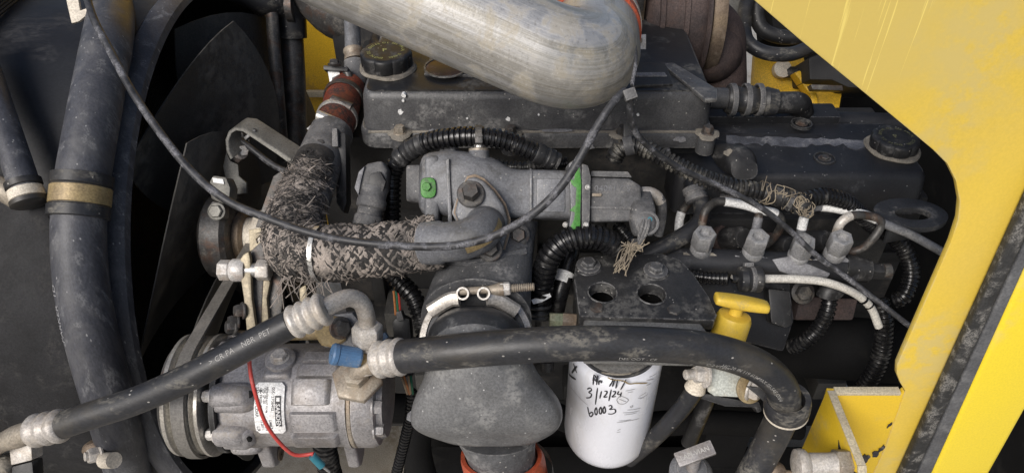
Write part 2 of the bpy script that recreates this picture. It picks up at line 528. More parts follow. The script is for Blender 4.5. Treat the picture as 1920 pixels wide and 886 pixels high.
M['cream_tube'] = mat('cream tube', (.58, .56, .51), (.5, .48, .44), .45, 0, (.3, .28, .25), .2, 70, 0, None, 0, 60, .1, 300)
M['white_tube'] = mat('white tape', (.78, .78, .77), (.70, .70, .69), .45, 0, (.35, .33, .3), .12, 70, 0, None, 0, 60, .1, 300)
M['label'] = mat('paper label', (.80, .80, .79), (.74, .74, .73), .45, 0, (.5, .47, .42), .14, 60, 0, None, 0, 60, .03, 300)
M['ink'] = plain('black ink', (.03, .03, .035), .5)
M['ink_grey'] = plain('faded grey ink', (.30, .30, .31), .6)
M['ink_white'] = plain('white hose print', (.42, .41, .39), .6)
M['ink_yellow'] = plain('yellow cap print', (.42, .42, .16), .6)
M['ink_dim'] = plain('dim cap print', (.16, .16, .09), .6)
M['top_black'] = mat('shaded black top', (.014, .014, .015), (.022, .022, .023), .42, 0, (.14, .135, .125), .42, 18, .05, (.45, .44, .42), -.085, 60, .25, 300)  # darker than the walls: dimness of a top under frontal light, in colour
M['rust'] = mat('heat rusted iron', (.075, .052, .047), (.042, .031, .030), .75, 0, (.09, .06, .05), .45, 34, .05, (.24, .21, .19), -.085, 120, .8, 300, grit=.4)
M['rust_band'] = mat('heat tinted band', (.25, .19, .13), (.16, .12, .09), .55, .5, (.25, .2, .15), .4, 40, .1, None, 0, 60, .3, 300)
M['orange'] = mat('orange silicone hose', (.42, .075, .030), (.34, .06, .025), .5, 0, (.22, .12, .08), .4, 40, .1, (.05, .045, .04), -.04, 40, .15, 300)
M['orange_dirty'] = mat('oily orange silicone', (.22, .045, .022), (.10, .025, .016), .5, 0, (.025, .023, .022), .95, 28, .1, None, 0, 40, .2, 300)
M['blue'] = mat('blue plastic cap', (.075, .17, .32), (.06, .135, .26), .48, 0, (.24, .26, .29), .4, 60, .1, None, 0, 60, .15, 300, grit=.1)
M['teal'] = plain('teal crimp sleeve', (.03, .17, .22), .4)
M['red'] = mat('red wire', (.52, .055, .045), (.45, .05, .04), .42, 0, (.42, .2, .17), .3, 90, .1, None, 0, 60, .05, 300, grit=.06)
M['wire_orange'] = plain('orange wire', (.55, .22, .08), .5)
M['wire_green'] = plain('green wire', (.03, .18, .10), .5)
M['wire_tan'] = plain('tan wire', (.45, .34, .22), .5)
M['green'] = mat('green paint mark', (.055, .30, .03), (.06, .24, .035), .45, 0, (.14, .14, .13), .35, 60, 0, (.085, .087, .09), .27, 42, .2, 300)
M['greenzinc'] = mat('green zinc fitting', (.33, .40, .26), (.38, .36, .25), .4, .5, (.3, .27, .2), .25, 60, 0, None, 0, 60, .1, 300)
M['pale_plate'] = mat('pale zinc plate', (.46, .48, .44), (.38, .40, .37), .48, .25, (.4, .36, .28), .3, 30, .05, None, 0, 60, .12, 300, (1, 1, 1), (.30, .25, .16), .4, 18)
M['bracket'] = mat('grey filter bracket', (.20, .20, .195), (.13, .13, .125), .58, .15, (.3, .29, .27), .4, 30, .1, None, 0, 60, .3, 380)
M['fibre'] = mat('frayed fibre', (.36, .31, .27), (.11, .098, .088), .8, 0, (.44, .385, .33), .3, 70, .0, None, 0, 60, .1, 300)
M['fibre_dark'] = mat('sooty fibre', (.038, .035, .033), (.018, .017, .016), .8, 0, (.16, .14, .12), .3, 60, .0, None, 0, 60, .1, 300)
M['string'] = mat('tan string', (.30, .25, .18), (.14, .115, .085), .8, 0, (.5, .44, .35), .3, 55, .1, None, 0, 60, .1, 300)
M['tie'] = mat('steel tie', (.62, .61, .58), (.45, .44, .42), .35, .6, (.3, .28, .25), .2, 60, 0)
M['seal_dark'] = mat('fuzzy rubber seal', (.035, .035, .035), (.02, .02, .02), .75, 0, (.28, .27, .25), .5, 60, 0, (.4, .4, .38), -.02, 260, .8, 420)
M['seal_grey'] = mat('grey rubber seal lip', (.115, .118, .125), (.075, .077, .083), .5, 0, (.2, .2, .2), .45, 30, 0, None, 0, 60, .3, 200)
M['belt'] = mat('worn drive belt', (.17, .16, .145), (.12, .113, .1), .5, 0, (.25, .23, .2), .35, 30, 0, None, 0, 60, .1, 200)
M['pulley'] = mat('polished pulley', (.50, .48, .43), (.36, .34, .31), .36, .6, (.26, .23, .19), .35, 20, 0, None, 0, 60, .1, 300)
M['ground'] = mat('pale gravel', (.46, .44, .40), (.32, .29, .24), .9, 0, (.2, .16, .11), .5, 6, 0, (.08, .06, .04), -.06, 18, .6, 60)
M['brass'] = mat('tarnished brass band', (.36, .27, .13), (.25, .19, .11), .5, .35, (.4, .33, .2), .4, 45, .1, None, 0, 60, .2, 300)
M['cream'] = mat('cream clamp', (.66, .60, .50), (.56, .5, .41), .55, 0, (.4, .34, .26), .3, 40, .1, None, 0, 60, .15, 300)
M['tan_dust'] = mat('caked dust', (.24, .215, .175), (.13, .118, .10), .9, 0, (.36, .33, .29), .4, 60, .2, None, 0, 60, .6, 260)
M['emblem'] = mat('worn red emblem', (.035, .012, .011), (.012, .009, .009), .4, 0, (.25, .18, .16), .35, 60, .1)

def tube_metal():
    """dull aluminium: bands and streaks run along the tube, speckle all over"""
    mt = bpy.data.materials.new('brushed aluminium tube'); mt.use_nodes = True
    nt = mt.node_tree; b = nt.nodes['Principled BSDF']; tc = _n(nt, 'ShaderNodeTexCoord')
    mp = _n(nt, 'ShaderNodeMapping'); nt.links.new(tc.outputs['UV'], mp.inputs[0]); mp.inputs['Scale'].default_value = (1.1, 9, 1)
    band = _noise(nt, mp.outputs[0], 1.6, 4, .6, .2)
    mp2 = _n(nt, 'ShaderNodeMapping'); nt.links.new(tc.outputs['UV'], mp2.inputs[0]); mp2.inputs['Scale'].default_value = (5, 60, 1)
    streak = _noise(nt, mp2.outputs[0], 2.2, 5, .65)
    speck = _noise(nt, tc.outputs['Object'], 260, 4, .7); blot = _noise(nt, tc.outputs['Object'], 30, 7, .65, .5)
    col = _mix(nt, _range(nt, band, .36, .64), (.34, .32, .275), (.50, .495, .49))
    col = _mix(nt, _math(nt, 'MULTIPLY', _range(nt, streak, .42, .66), .55), col, (.58, .575, .565))
    col = _mix(nt, _math(nt, 'MULTIPLY', _range(nt, blot, .50, .62), .5), col, (.40, .345, .245))
    col = _mix(nt, _math(nt, 'MULTIPLY', _range(nt, speck, .56, .68), .5), col, (.62, .61, .58))
    col = _mix(nt, _math(nt, 'MULTIPLY', _range(nt, speck, .44, .34), .45), col, (.25, .23, .20))
    nt.links.new(col, b.inputs['Base Color'])
    nt.links.new(_range(nt, streak, .3, .7, .34, .52), b.inputs['Roughness'])
    nt.links.new(_range(nt, blot, .45, .6, .6, .25), b.inputs['Metallic'])
    bp = _n(nt, 'ShaderNodeBump'); bp.inputs['Strength'].default_value = .25; bp.inputs['Distance'].default_value = .0008
    nt.links.new(_math(nt, 'ADD', speck, streak), bp.inputs['Height']); nt.links.new(bp.outputs[0], b.inputs['Normal'])
    return mt
M['tube_metal'] = tube_metal()
M['loom_dusty'] = mat('dusty loom plastic', (.016, .016, .017), (.010, .010, .011), .36, 0, (.24, .225, .19), .55, 40, .25, None, 0, 60, .15, 300)

M['dim'] = mat('sooty engine parts', (.085, .082, .077), (.045, .044, .042), .6, 0, (.10, .09, .075), .4, 25, .05, None, 0, 60, .4, 200)
M['core_dark'] = mat('dull black liner', (.028, .028, .028), (.018, .018, .018), .7, 0, (.05, .048, .045), .4, 9, 0, None, 0, 60, .2, 120)
M['bracket_yellow'] = mat('yellow bracket paint', (.74, .50, .028), (.70, .47, .04), .4, 0, (.50, .38, .14), .35, 14, 0, (.30, .22, .08), -.10, 120, .05, 300, grit=.05, edge=(.50, .44, .31))
M['scraped'] = mat('scraped blue grey paint', (.12, .125, .145), (.05, .052, .06), .5, .1, (.24, .24, .25), .45, 45, 0, None, 0, 60, .4, 300)
M['cuff'] = mat('black rubber cuff', (.032, .033, .036), (.022, .023, .025), .42, 0, (.20, .20, .195), .30, 30, .04, (.5, .5, .49), -.075, 70, .25, 400)
# ------------------------------------------------------------------ ground and the machine's body round the engine
def struct(o):
    o['kind'] = 'structure'; return o
g = MB(); g.add([(-60, -60, 0), (60, -60, 0), (60, 60, 0), (-60, 60, 0)], [[0, 1, 2, 3]])
struct(g.build('ground', M['ground'], origin=V((0, 0, 0))))

# engine block, head and everything dark behind the fitted parts
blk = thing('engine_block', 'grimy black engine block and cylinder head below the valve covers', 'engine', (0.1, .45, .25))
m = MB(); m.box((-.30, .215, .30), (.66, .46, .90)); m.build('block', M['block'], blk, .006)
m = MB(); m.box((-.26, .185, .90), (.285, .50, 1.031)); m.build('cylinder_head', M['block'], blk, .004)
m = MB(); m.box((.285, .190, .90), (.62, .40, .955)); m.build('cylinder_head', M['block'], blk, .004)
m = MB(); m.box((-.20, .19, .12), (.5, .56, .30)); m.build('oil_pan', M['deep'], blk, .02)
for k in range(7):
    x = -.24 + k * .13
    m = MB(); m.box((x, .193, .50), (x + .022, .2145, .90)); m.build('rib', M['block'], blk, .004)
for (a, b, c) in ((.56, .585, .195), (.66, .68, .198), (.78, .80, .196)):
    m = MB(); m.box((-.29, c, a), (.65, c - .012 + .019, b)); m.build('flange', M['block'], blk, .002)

random.seed(19)
for k in range(26):
    x, z = random.uniform(-.25, .6), random.uniform(.34, .84); w, h = random.uniform(.02, .07), random.uniform(.015, .05); y1 = random.uniform(.150, .19)
    m = MB()
    if k % 3 == 0: m.lathe([(w * .5, 0), (w * .5, .215 - y1), (w * .35, .222 - y1), (0, .222 - y1)], V((x, .2155, z)), V((0, -1, 0)), 20); nm_ = 'casting_boss'
    else: m.box((x - w, y1, z - h), (x + w, .2145, z + h)); nm_ = 'casting_pad'
    m.build(nm_, M['dim'] if k % 2 else M['block'], blk, .004)
    if k % 3 == 1: bolt(blk, V((x, y1, z)), V((0, -1, 0)), .009, .008, M['dim'], 1.4)
# frame rail and belly plates below
fr = thing('frame_rail', 'black steel chassis rail below the engine', 'chassis', (.2, -.08, 0))
m = MB(); m.box((-.20, .02, .22), (1.3, .10, .40)); m.build('rail', M['deep'], fr, .006)
m = MB(); m.box((-.20, -.30, .10), (1.3, .20, .13)); m.build('belly_plate', M['deep'], fr, .004)
m = MB(); m.box((.34, .05, .40), (.42, .18, .62)); m.build('mount', M['deep'], fr, .006)
for x in (-.12, -.04, .08, .2):
    m = MB(); m.box((x, .012, .25), (x + .03, .0195, .37)); m.build('rail_plate', M['block'], fr, .002)
# dark inner walls of the engine compartment
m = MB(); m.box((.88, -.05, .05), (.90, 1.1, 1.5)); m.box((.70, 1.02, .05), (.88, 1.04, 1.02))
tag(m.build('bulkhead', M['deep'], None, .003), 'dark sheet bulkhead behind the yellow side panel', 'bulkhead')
m = MB(); m.box((-.60, -.02, .30), (-.40, .02, .42))
tag(m.build('cross_member', M['deep'], None, .006), 'black cross member low down under the fan belt', 'chassis')

# far side yellow sheet metal
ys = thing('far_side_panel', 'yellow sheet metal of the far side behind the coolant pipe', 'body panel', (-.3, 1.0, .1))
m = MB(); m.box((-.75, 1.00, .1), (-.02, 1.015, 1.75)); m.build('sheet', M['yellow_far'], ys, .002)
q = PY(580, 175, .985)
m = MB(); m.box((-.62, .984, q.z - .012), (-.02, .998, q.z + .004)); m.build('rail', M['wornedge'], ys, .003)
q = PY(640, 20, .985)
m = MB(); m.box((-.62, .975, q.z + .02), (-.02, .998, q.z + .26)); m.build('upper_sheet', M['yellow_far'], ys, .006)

# ---------------- right: big yellow side panel with its folded bracket
def paint_streaked():
    mt = mat('chalky yellow paint', (.74, .525, .06), (.71, .51, .085), .42, 0, (.60, .475, .17), .55, 5.5, 0, (.30, .22, .08), -.10, 120, .05, 300, grit=.04, edge=(.62, .52, .26))
    nt = mt.node_tree; b = nt.nodes['Principled BSDF']
    old = b.inputs['Base Color'].links[0].from_socket
    tc = _n(nt, 'ShaderNodeTexCoord')
    mp = _n(nt, 'ShaderNodeMapping'); nt.links.new(tc.outputs['Object'], mp.inputs[0])
    mp.inputs['Rotation'].default_value = (0, R(-16), 0); mp.inputs['Scale'].default_value = (1, 1, .022)
    st = _noise(nt, mp.outputs[0], 250, 3, .6)
    sx = _n(nt, 'ShaderNodeSeparateXYZ'); nt.links.new(tc.outputs['Object'], sx.inputs[0])
    top = _range(nt, _math(nt, 'ADD', sx.outputs[2], _math(nt, 'MULTIPLY', sx.outputs[0], -.25)), .015, .10)   # runs left by water over the top edge
    left = _range(nt, sx.outputs[0], .10, .0)
    chalk = _math(nt, 'MULTIPLY', _math(nt, 'MULTIPLY', top, left), .75)
    col = _mix(nt, chalk, old, (.62, .485, .15, 1))
    drip = _math(nt, 'MULTIPLY', _math(nt, 'MULTIPLY', _range(nt, st, .60, .64), top), _math(nt, 'MULTIPLY', _range(nt, sx.outputs[0], .065, .03), .85))
    col = _mix(nt, drip, col, (.84, .68, .19, 1))
    nt.links.new(col, b.inputs['Base Color'])
    return mt
M['yellow_panel'] = paint_streaked()
YP = -.15
sp = thing('side_panel', 'large faded yellow side panel with curved cut-out and folded bracket', 'body panel', PY(1750, 900, YP))
out = [(1222, -190), (1405, -6), (1500, 76), (1600, 158), (1690, 232), (1750, 282), (1776, 308), (1792, 340), (1799, 378), (1796, 412), (1782, 455), (1735, 562),
       (1692, 660), (1682, 683), (1681, 700), (1688, 718), (1697, 732), (1660, 838), (1632, 900), (1600, 980), (1620, 1020), (1696, 892), (1932, 436), (2130, 8), (2222, -190)]
m = MB(); m.prism([PY(x, y, YP) for x, y in out], V((0, .008, 0))); m.build('panel', M['yellow_panel'], sp, .0025, 2, origin=PY(1600, 300, YP))
m = MB(); m.prism([PY(x, y, YP + .0008) for x, y in ((1553, 736), (1690, 739), (1697.5, 732), (1660, 838), (1632, 900), (1600, 980), (1470, 1000), (1503, 900))], V((0, .008, 0))); m.build('bracket_web', M['bracket_yellow'], sp, .0015)
# folded flange of the bracket, standing towards the viewer
a = PY(1553, 736, YP); zt = a.z; xb = a.x
m = MB()
prof = [(YP + .006, zt - .001), (YP - .10, zt - .001), (YP - .112, zt - .012), (YP - .114, zt - .30), (YP + .006, zt - .30)]
m.prism([V((xb, y, z)) for y, z in prof], V((.009, 0, 0))); fl = m.build('bracket_flange', M['bracket_yellow'], sp, .002)
m = MB(); m.box((xb - .0003, YP - .101, zt - .0005), (xb + .0093, YP + .003, zt + .0012)); m.build('worn_edge', M['wornedge'], sp, .0005)
m = MB(); m.prism([V((xb - .0004, YP - .101, zt)), V((xb - .0004, YP - .1135, zt - .012)), V((xb - .0004, YP - .1155, zt - .012)), V((xb - .0004, YP - .102, zt + .0012))], V((.0098, 0, 0))); m.build('worn_edge', M['wornedge'], sp)
m = MB(); m.box((xb + .009, YP - .0008, zt - .004), (PY(1688, 738, YP).x, YP + .0088, zt + .0012)); m.build('worn_edge', M['wornedge'], sp, .0005)
def flake(c, u, w, r, seed, mt, parent, th=.0007):
    random.seed(seed)
    pts = [c + (u * math.cos(t) + w * math.sin(t)) * r * random.uniform(.45, 1.15) for t in [2 * PI * k / 11 for k in range(11)]]
    nrm = u.cross(w).normalized()
    mm = MB(); mm.prism([p - nrm * .0006 for p in pts], nrm * (.0006 + th)); return mm.build('paint_chip', mt, parent)
M['primer'] = mat('bared dark metal', (.03, .03, .034), (.06, .06, .07), .5, .3, (.3, .3, .3), .3, 80, 0)
flake(V((xb, YP - .075, zt - .035)), V((0, .6, .8)), V((0, -.8, .6)) * .45, .026, 3, M['primer'], sp)
flake(V((xb, YP - .105, zt - .018)), V((0, .5, -.85)), V((0, .85, .5)) * .4, .016, 5, M['primer'], sp)
flake(PY(1652, 840, YP) - V((0, .0006, 0)), V((.3, 0, .95)), V((-.95, 0, .3)) * .35, .010, 8, M['primer'], sp)
flake(PY(1668, 795, YP) - V((0, .0006, 0)), V((.3, 0, .95)), V((-.95, 0, .3)) * .3, .007, 9, M['primer'], sp)
flake(PY(1640, 850, YP) - V((0, .0006, 0)), V((0, 0, 1)), V((-1, 0, 0)) * .6, .009, 12, M['primer'], sp)
flake(PY(1622, 858, YP) - V((0, .0006, 0)), V((0, 0, 1)), V((-1, 0, 0)) * .5, .013, 14, M['primer'], sp)
# pivot bolt through the flange
pb = thing('pivot_bolt', 'fat grey pivot bolt with hex nut through the yellow bracket', 'bolt', V((xb - .05, YP - .1, zt - .07)))
o = PX(1590, 870, xb); ax = V((-1, 0, 0))
m = MB(); m.lathe([(.0185, .0), (.0185, .014), (.016, .016)], o, ax, 6, rot=.3); m.build('hex_nut', M['fitting'], pb, .001)
m = MB(); m.lathe([(.0145, .015), (.0135, .022), (.0135, .046), (.0175, .050), (.0185, .055), (.0175, .060), (.012, .0625), (0, .063)], o, ax, 28); m.build('shank', M['crimp'], pb)

# seal strip and outer door frame
sl_ = thing('door_seal', 'black rubber door seal strip with a fuzzy half and a grey lip', 'seal', PY(1700, 900, YP - .01))
ys_ = YP - .014
def strip(e0, e1, y0, y1):
    """upright strip between two photo edges, from y0 (viewer side) back to y1"""
    mm = MB(); mm.prism([PY(e0[0], e0[1], y0), PY(e0[2], e0[3], y0), PY(e1[2], e1[3], y0), PY(e1[0], e1[1], y0)], V((0, y1 - y0, 0))); return mm
strip((2190, -190, 1683, 905), (2222, -190, 1711, 905), ys_, YP - .001).build('fuzzy_bead', M['seal_dark'], sl_, .0045, 3)
strip((2223, -190, 1712, 905), (2236, -190, 1739, 905), ys_ + .002, YP - .001).build('lip', M['seal_grey'], sl_, .003, 3)
df = thing('door_frame', 'bright yellow outer door frame along the rubber seal', 'frame', PY(1800, 930, YP - .03))
strip((2237, -190, 1737, 910), (2466, -190, 1838, 920), YP - .013, YP + .0).build('frame_bar', M['yellow'], df, .007, 3)
M['green_paint'] = mat('green paint dab', (.05, .23, .028), (.06, .19, .035), .5, 0, (.12, .13, .11), .4, 60, 0, (.085, .087, .09), .05, 60, .25, 300)
# ------------------------------------------------------------------ main valve cover
VY, VZ = .166, 1.112
x0, x1 = PY(668, 165, VY).x, PY(1346, 172, VY).x
vc = thing('valve_cover', 'big black valve cover with bolted lip and fluted oil filler cap', 'engine cover', V(((x0 + x1) / 2, .27, 1.035)))
def rrect(xa, xb_, ya, yb, z, r, n=5):
    pts = []
    for (cx, cy, a0) in ((xb_ - r, yb - r, 0), (xa + r, yb - r, 90), (xa + r, ya + r, 180), (xb_ - r, ya + r, 270)):
        for k in range(n + 1):
            t = R(a0 + 90 * k / n); pts.append(V((cx + r * math.cos(t), cy + r * math.sin(t), z)))
    return pts
m = MB(); m.grid([rrect(x0, x1, VY - .004, .44, 1.052, .02), rrect(x0 + .004, x1 - .004, VY, .436, 1.101, .018), rrect(x0 + .0065, x1 - .0065, VY + .003, .433, 1.109, .016), rrect(x0 + .012, x1 - .012, VY + .008, .428, VZ, .012)])
m.build('housing', M['cover'], vc, angle=50)
m = MB(); m.grid([rrect(x0 - .004, x1 + .004, VY - .014, .448, 1.034, .026), rrect(x0 - .004, x1 + .004, VY - .014, .448, 1.053, .026), rrect(x0 - .001, x1 + .001, VY - .010, .445, 1.058, .022)])
m.build('lip', M['cover'], vc, angle=50)
m = MB(); m.grid([rrect(x0 + .010, x1 - .010, VY + .006, .43, VZ - .003, .014), rrect(x0 + .0105, x1 - .0105, VY + .0065, .4295, VZ + .0006, .0135), rrect(x0 + .013, x1 - .013, VY + .009, .427, VZ + .0010, .012)]); m.build('top_skin', M['top_black'], vc, angle=50)
for px in (749, 957, 1168, 1328):
    c = PY(px, 241, VY - .016); c.z = 1.03
    m = MB(); m.lathe([(.0125, 0), (.0125, .026), (.0115, .0285), (0, .0285)], c, V((0, 0, 1)), 20); bs_ = m.build('boss', M['cover'], vc)
    m = MB(); random.seed(px); m.lathe([(.0165, 0), (.015, .0015), (.009, .003), (0, .003)], c + V((0, 0, .0275)), V((0, 0, 1)), 22, lob=lambda t, h: 1 + .13 * math.sin(3 * t + px) + .07 * math.sin(7 * t)); m.build('dirt_ring', M['tan_dust'], bs_)
    bolt(bs_, c + V((0, 0, .0295)), V((0, 0, 1)), .0075, .011, M['fitting'] if px == 749 else M['steel_dark'], 1.2)
random.seed(77); rows = []
for k in range(61):
    xx = x0 + .01 + (x1 - x0 - .02) * k / 60; w_ = random.uniform(.0002, .0028) * (1 if random.random() > .25 else .2)
    rows.append([V((xx, VY - .0125, 1.0575)), V((xx, VY - .0125, 1.0578 + w_ * .3)), V((xx, VY - .0085 + w_ * .5, 1.0586 + w_ * .2)), V((xx, VY - .0055, 1.0570))])
m = MB(); m.grid(rows); m.build('dust_line', M['tan_dust'], vc)
# raised ridge at the back right corner and raised pads on top
m = MB()
rp = [PZ(1240, 124, VZ), PZ(1262, 122, VZ), PZ(1344, 172, VZ), PZ(1344, 190, VZ), PZ(1322, 192, VZ)]
m.prism([V((p.x, p.y, VZ - .002)) for p in rp], V((0, 0, .007))); m.build('ridge', M['cover'], vc, .003)
def pad(p4, h, name, mt, bev=.003):
    mm = MB(); mm.prism([PZ(x, y, VZ) - V((0, 0, .002)) for x, y in p4], V((0, 0, h + .002))); return mm.build(name, mt, vc, bev)
pad([(795, 143), (808, 108), (960, 105), (985, 150), (880, 146)], .005, 'pad', M['cover'])
pad([(1186, 166), (1188, 122), (1248, 121), (1262, 163)], .005, 'pad', M['plastic'])
pad([(1192, 150), (1192, 143), (1245, 143), (1250, 150)], .0065, 'slot_bar', M['chip'], .001)
m = MB(); cc = PZ(836, 127, VZ + .0053); m.lathe([(.028, -.001), (.028, .0008), (.026, .0014), (0, .0014)], cc, V((0, 0, 1)), 32); m.build('emblem', M['emblem'], vc)
m = MB(); m.ring([(.0285, 0), (.031, 0), (.031, .002), (.0285, .002)], cc, V((0, 0, 1)), 32); m.build('emblem_rim', M['cover'], vc)
# oil filler cap
def filler_cap(parent, c, r, h, text, ink='ink_yellow'):
    m = MB(); m.lathe([(r * 1.12, 0), (r * 1.16, .002), (r * 1.1, .005), (r * .9, .006), (0, .006)], c, V((0, 0, 1)), 40, lob=lambda t, hh: 1 + .05 * math.sin(2 * t) + .03 * math.sin(5 * t))
    m.build('dirt_collar', M['tan_dust'], parent)
    cap = MB(); lob = lambda t, hh: 1 + .075 * abs(math.cos(4 * t)) ** .6 - .04
    cap.lathe([(r * .98, .005), (r, .007), (r, h * .86), (r * .96, h * .95), (r * .88, h), (r * .8, h * 1.0), (0, h)], c, V((0, 0, 1)), 96, lob=lambda t, hh: lob(t, hh) if hh > .004 else 1)
    cap = cap.build('filler_cap', M['plastic'], parent, angle=40)
    pr = MB(); rad = r * .62
    for k, ch in enumerate(text):
        if ch == ' ': continue
        a = PI * .9 - k * 2 * PI / len(text)
        gl = glyphs(ch, r * .19, .00005)
        e = V((math.sin(a), -math.cos(a), 0)); n_ = V((math.cos(a), math.sin(a), 0))
        flatprint(pr, gl, c + n_ * rad + V((0, 0, h + .0002)) - e * r * .07, e, n_)
    gl = glyphs('P', r * .36, .0001)
    flatprint(pr, gl, c + V((-.004, -.004, h + .0002)), V((1, .2, 0)), V((-.2, 1, 0)))
    pr.build('lettering', M[ink], cap)
filler_cap(vc, PZ(727, 128, VZ), .035, .027, 'ENGINE OIL SEE MANUAL  DIESEL  ENGINE OIL  ')
# paint splashes on the front wall
for k, (px, py, rr) in enumerate(((757, 178, 4), (756, 188, 2.4), (751, 209, 5), (953, 222, 4.5), (968, 240, 5), (876, 221, 2), (1010, 214, 2), (785, 254, 4), (1196, 214, 3), (1068, 190, 2))):
    c = PY(px, py, VY - .001); s_ = S(rr, 1.0)
    random.seed(k); mm = MB()
    pts = [c + V((math.cos(t) * s_ * random.uniform(.7, 1.2), 0, math.sin(t) * s_ * random.uniform(.8, 1.3))) for t in [2 * PI * q / 10 for q in range(10)]]
    mm.prism([p + V((0, .004, 0)) for p in pts], V((0, -.0058, 0))); mm.build('paint_splash', M['label'], vc)
# chipped paint along the lower lip
for k, (px, py, w_, h_) in enumerate(((880, 244, 50, 4), (812, 248, 22, 7), (1108, 276, 16, 8), (1275, 262, 26, 9), (1318, 264, 20, 12), (1250, 282, 16, 5), (1045, 246, 60, 3))):
    c = PY(px, py, VY - .0165); random.seed(30 + k); mm = MB()
    pts = [c + V((math.cos(t) * S(w_, 1.0) * random.uniform(.5, 1.1) * .5, 0, math.sin(t) * S(h_, 1.0) * random.uniform(.5, 1.2) * .65)) for t in [2 * PI * q / 13 for q in range(13)]]
    mm.prism([p + V((0, .004, 0)) for p in pts], V((0, -.0046, 0))); mm.build('paint_chip', M['chip'], vc)

# ------------------------------------------------------------------ lower cover at the right
LZ = 1.003; LY = .128
xl, xr = PY(1348, 330, LY).x, PY(1740, 340, LY).x
lc = thing('rocker_cover', 'long low black rocker cover with scraped top edge and second filler cap', 'engine cover', V(((xl + xr) / 2, .2, .95)))
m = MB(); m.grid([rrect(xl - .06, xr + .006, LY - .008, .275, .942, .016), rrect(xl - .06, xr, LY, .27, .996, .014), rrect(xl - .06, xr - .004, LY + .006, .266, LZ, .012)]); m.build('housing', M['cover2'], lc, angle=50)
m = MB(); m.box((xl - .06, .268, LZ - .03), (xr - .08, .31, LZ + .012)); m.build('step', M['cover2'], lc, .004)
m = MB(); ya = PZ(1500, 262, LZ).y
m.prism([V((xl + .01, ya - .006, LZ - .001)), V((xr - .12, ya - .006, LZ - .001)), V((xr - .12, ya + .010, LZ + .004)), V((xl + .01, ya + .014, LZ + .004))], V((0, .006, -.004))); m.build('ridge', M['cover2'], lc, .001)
random.seed(51); up_, lo_ = [], []
for k in range(34):
    px = 1362 + (1640 - 1362) * k / 33
    up_.append(PZ(px, 254 + .030 * (px - 1362) + random.uniform(-1.5, 1.5), LZ + .0030)); lo_.append(PZ(px, 268 + .030 * (px - 1362) + random.uniform(-6, 5) * (1 if k < 26 else 1.3), LZ + .0006))
rows = [[a_, b_, b_ - V((0, 0, .004)), a_ - V((0, 0, .006))] for a_, b_ in zip(up_, lo_)]
m = MB(); m.grid(rows); m.build('scraped_ridge', M['scraped'], lc)
for px, py in ((1546, 297), (1499, 245)):
    c = PZ(px, py, LZ)
    if py < 260: c.z += .0125
    m = MB(); m.ring([(.0125, -.002), (.0165, -.002), (.0155, .002), (.0135, .002)], c, V((0, 0, 1)), 28); m.build('bolt_recess', M['plastic'], lc)
    bolt(lc, c + V((0, 0, .0004)), V((0, 0, 1)), .0065, .0035, M['steel_dark'], 1.4)
filler_cap(lc, PZ(1672, 280, LZ), .033, .022, 'ENGINE OIL SEE MANUAL  DIESEL  ENGINE OIL  ', 'ink_dim')
m = MB(); m.box((PY(1350, 300, LY + .02).x - .02, LY - .02, .900), (xr - .03, LY + .06, .9415)); m.build('gasket_flange', M['block'], lc, .004)
# thing at its left end: dirty temperature sensor plug
sp_ = thing('sensor_plug', 'dirty lumpy sensor plug standing left of the low rocker cover', 'sensor', P(1385, 330, 1.02))
m = MB(); m.loft([(P(1350, 285, 1.05), RT * .013, UP * .012, 2.6), (P(1368, 295, 1.04), RT * .018, UP * .019, 2.8), (P(1388, 304, 1.02), RT * .021, UP * .021, 2.5), (P(1396, 318, 1.01), RT * .018, UP * .014, 2.5)], 18); m.build('plug_body', M['plastic'], sp_)
flake(P(1366, 286, 1.017), RT, UP * .9, .007, 21, M['tan_dust'], sp_)

# breather hose at the right end of the valve cover
bh = thing('breather_hose', 'black breather hose with clamped sleeve from valve cover corner to pipe', 'hose', P(1440, 200, 1.1))
m = MB(); m.tube([P(1330, 184, 1.12), P(1372, 185, 1.12)], .016, 18, .004); m.build('spigot', M['cover'], bh)
pth = [P(1362, 185, 1.12), P(1400, 188, 1.12), P(1455, 192, 1.12)]
m = MB(); m.tube(pth, .021, 22, .003, rf=lambda t, L: .0205 + .0022 * math.sin(t * 230) * (1 if t < .06 else .4)); m.build('sleeve', M['rubber'], bh)
for px in (1372, 1398, 1422):
    c = P(px, 187, 1.12); m = MB(); m.ring([(.0215, -.004), (.0245, -.004), (.0245, .004), (.0215, .004)], c, RT, 26); m.build('hose_clamp', M['plastic_dirty'], bh, .001)
m = MB(); m.tube(fillet([P(1448, 193, 1.12), P(1500, 192, 1.13), P(1512, 236, 1.20), P(1540, 236, 1.22)], .02), .0165, 18, smooth=False); m.build('elbow', M['plastic'], bh)
m = MB(); m.tube([P(1505, 229, 1.235), P(1600, 230, 1.235), P(1780, 236, 1.235)], .0175, 18, .02); m.build('pipe', M['cover2'], bh)

# ------------------------------------------------------------------ exhaust gas valve casting
ev = thing('gas_valve', 'grey cast exhaust gas valve with green paint marks and bolted elbow flange', 'valve', P(930, 430, .93))
D = .93
hv = lambda n, d=D: UP * S(n, d)
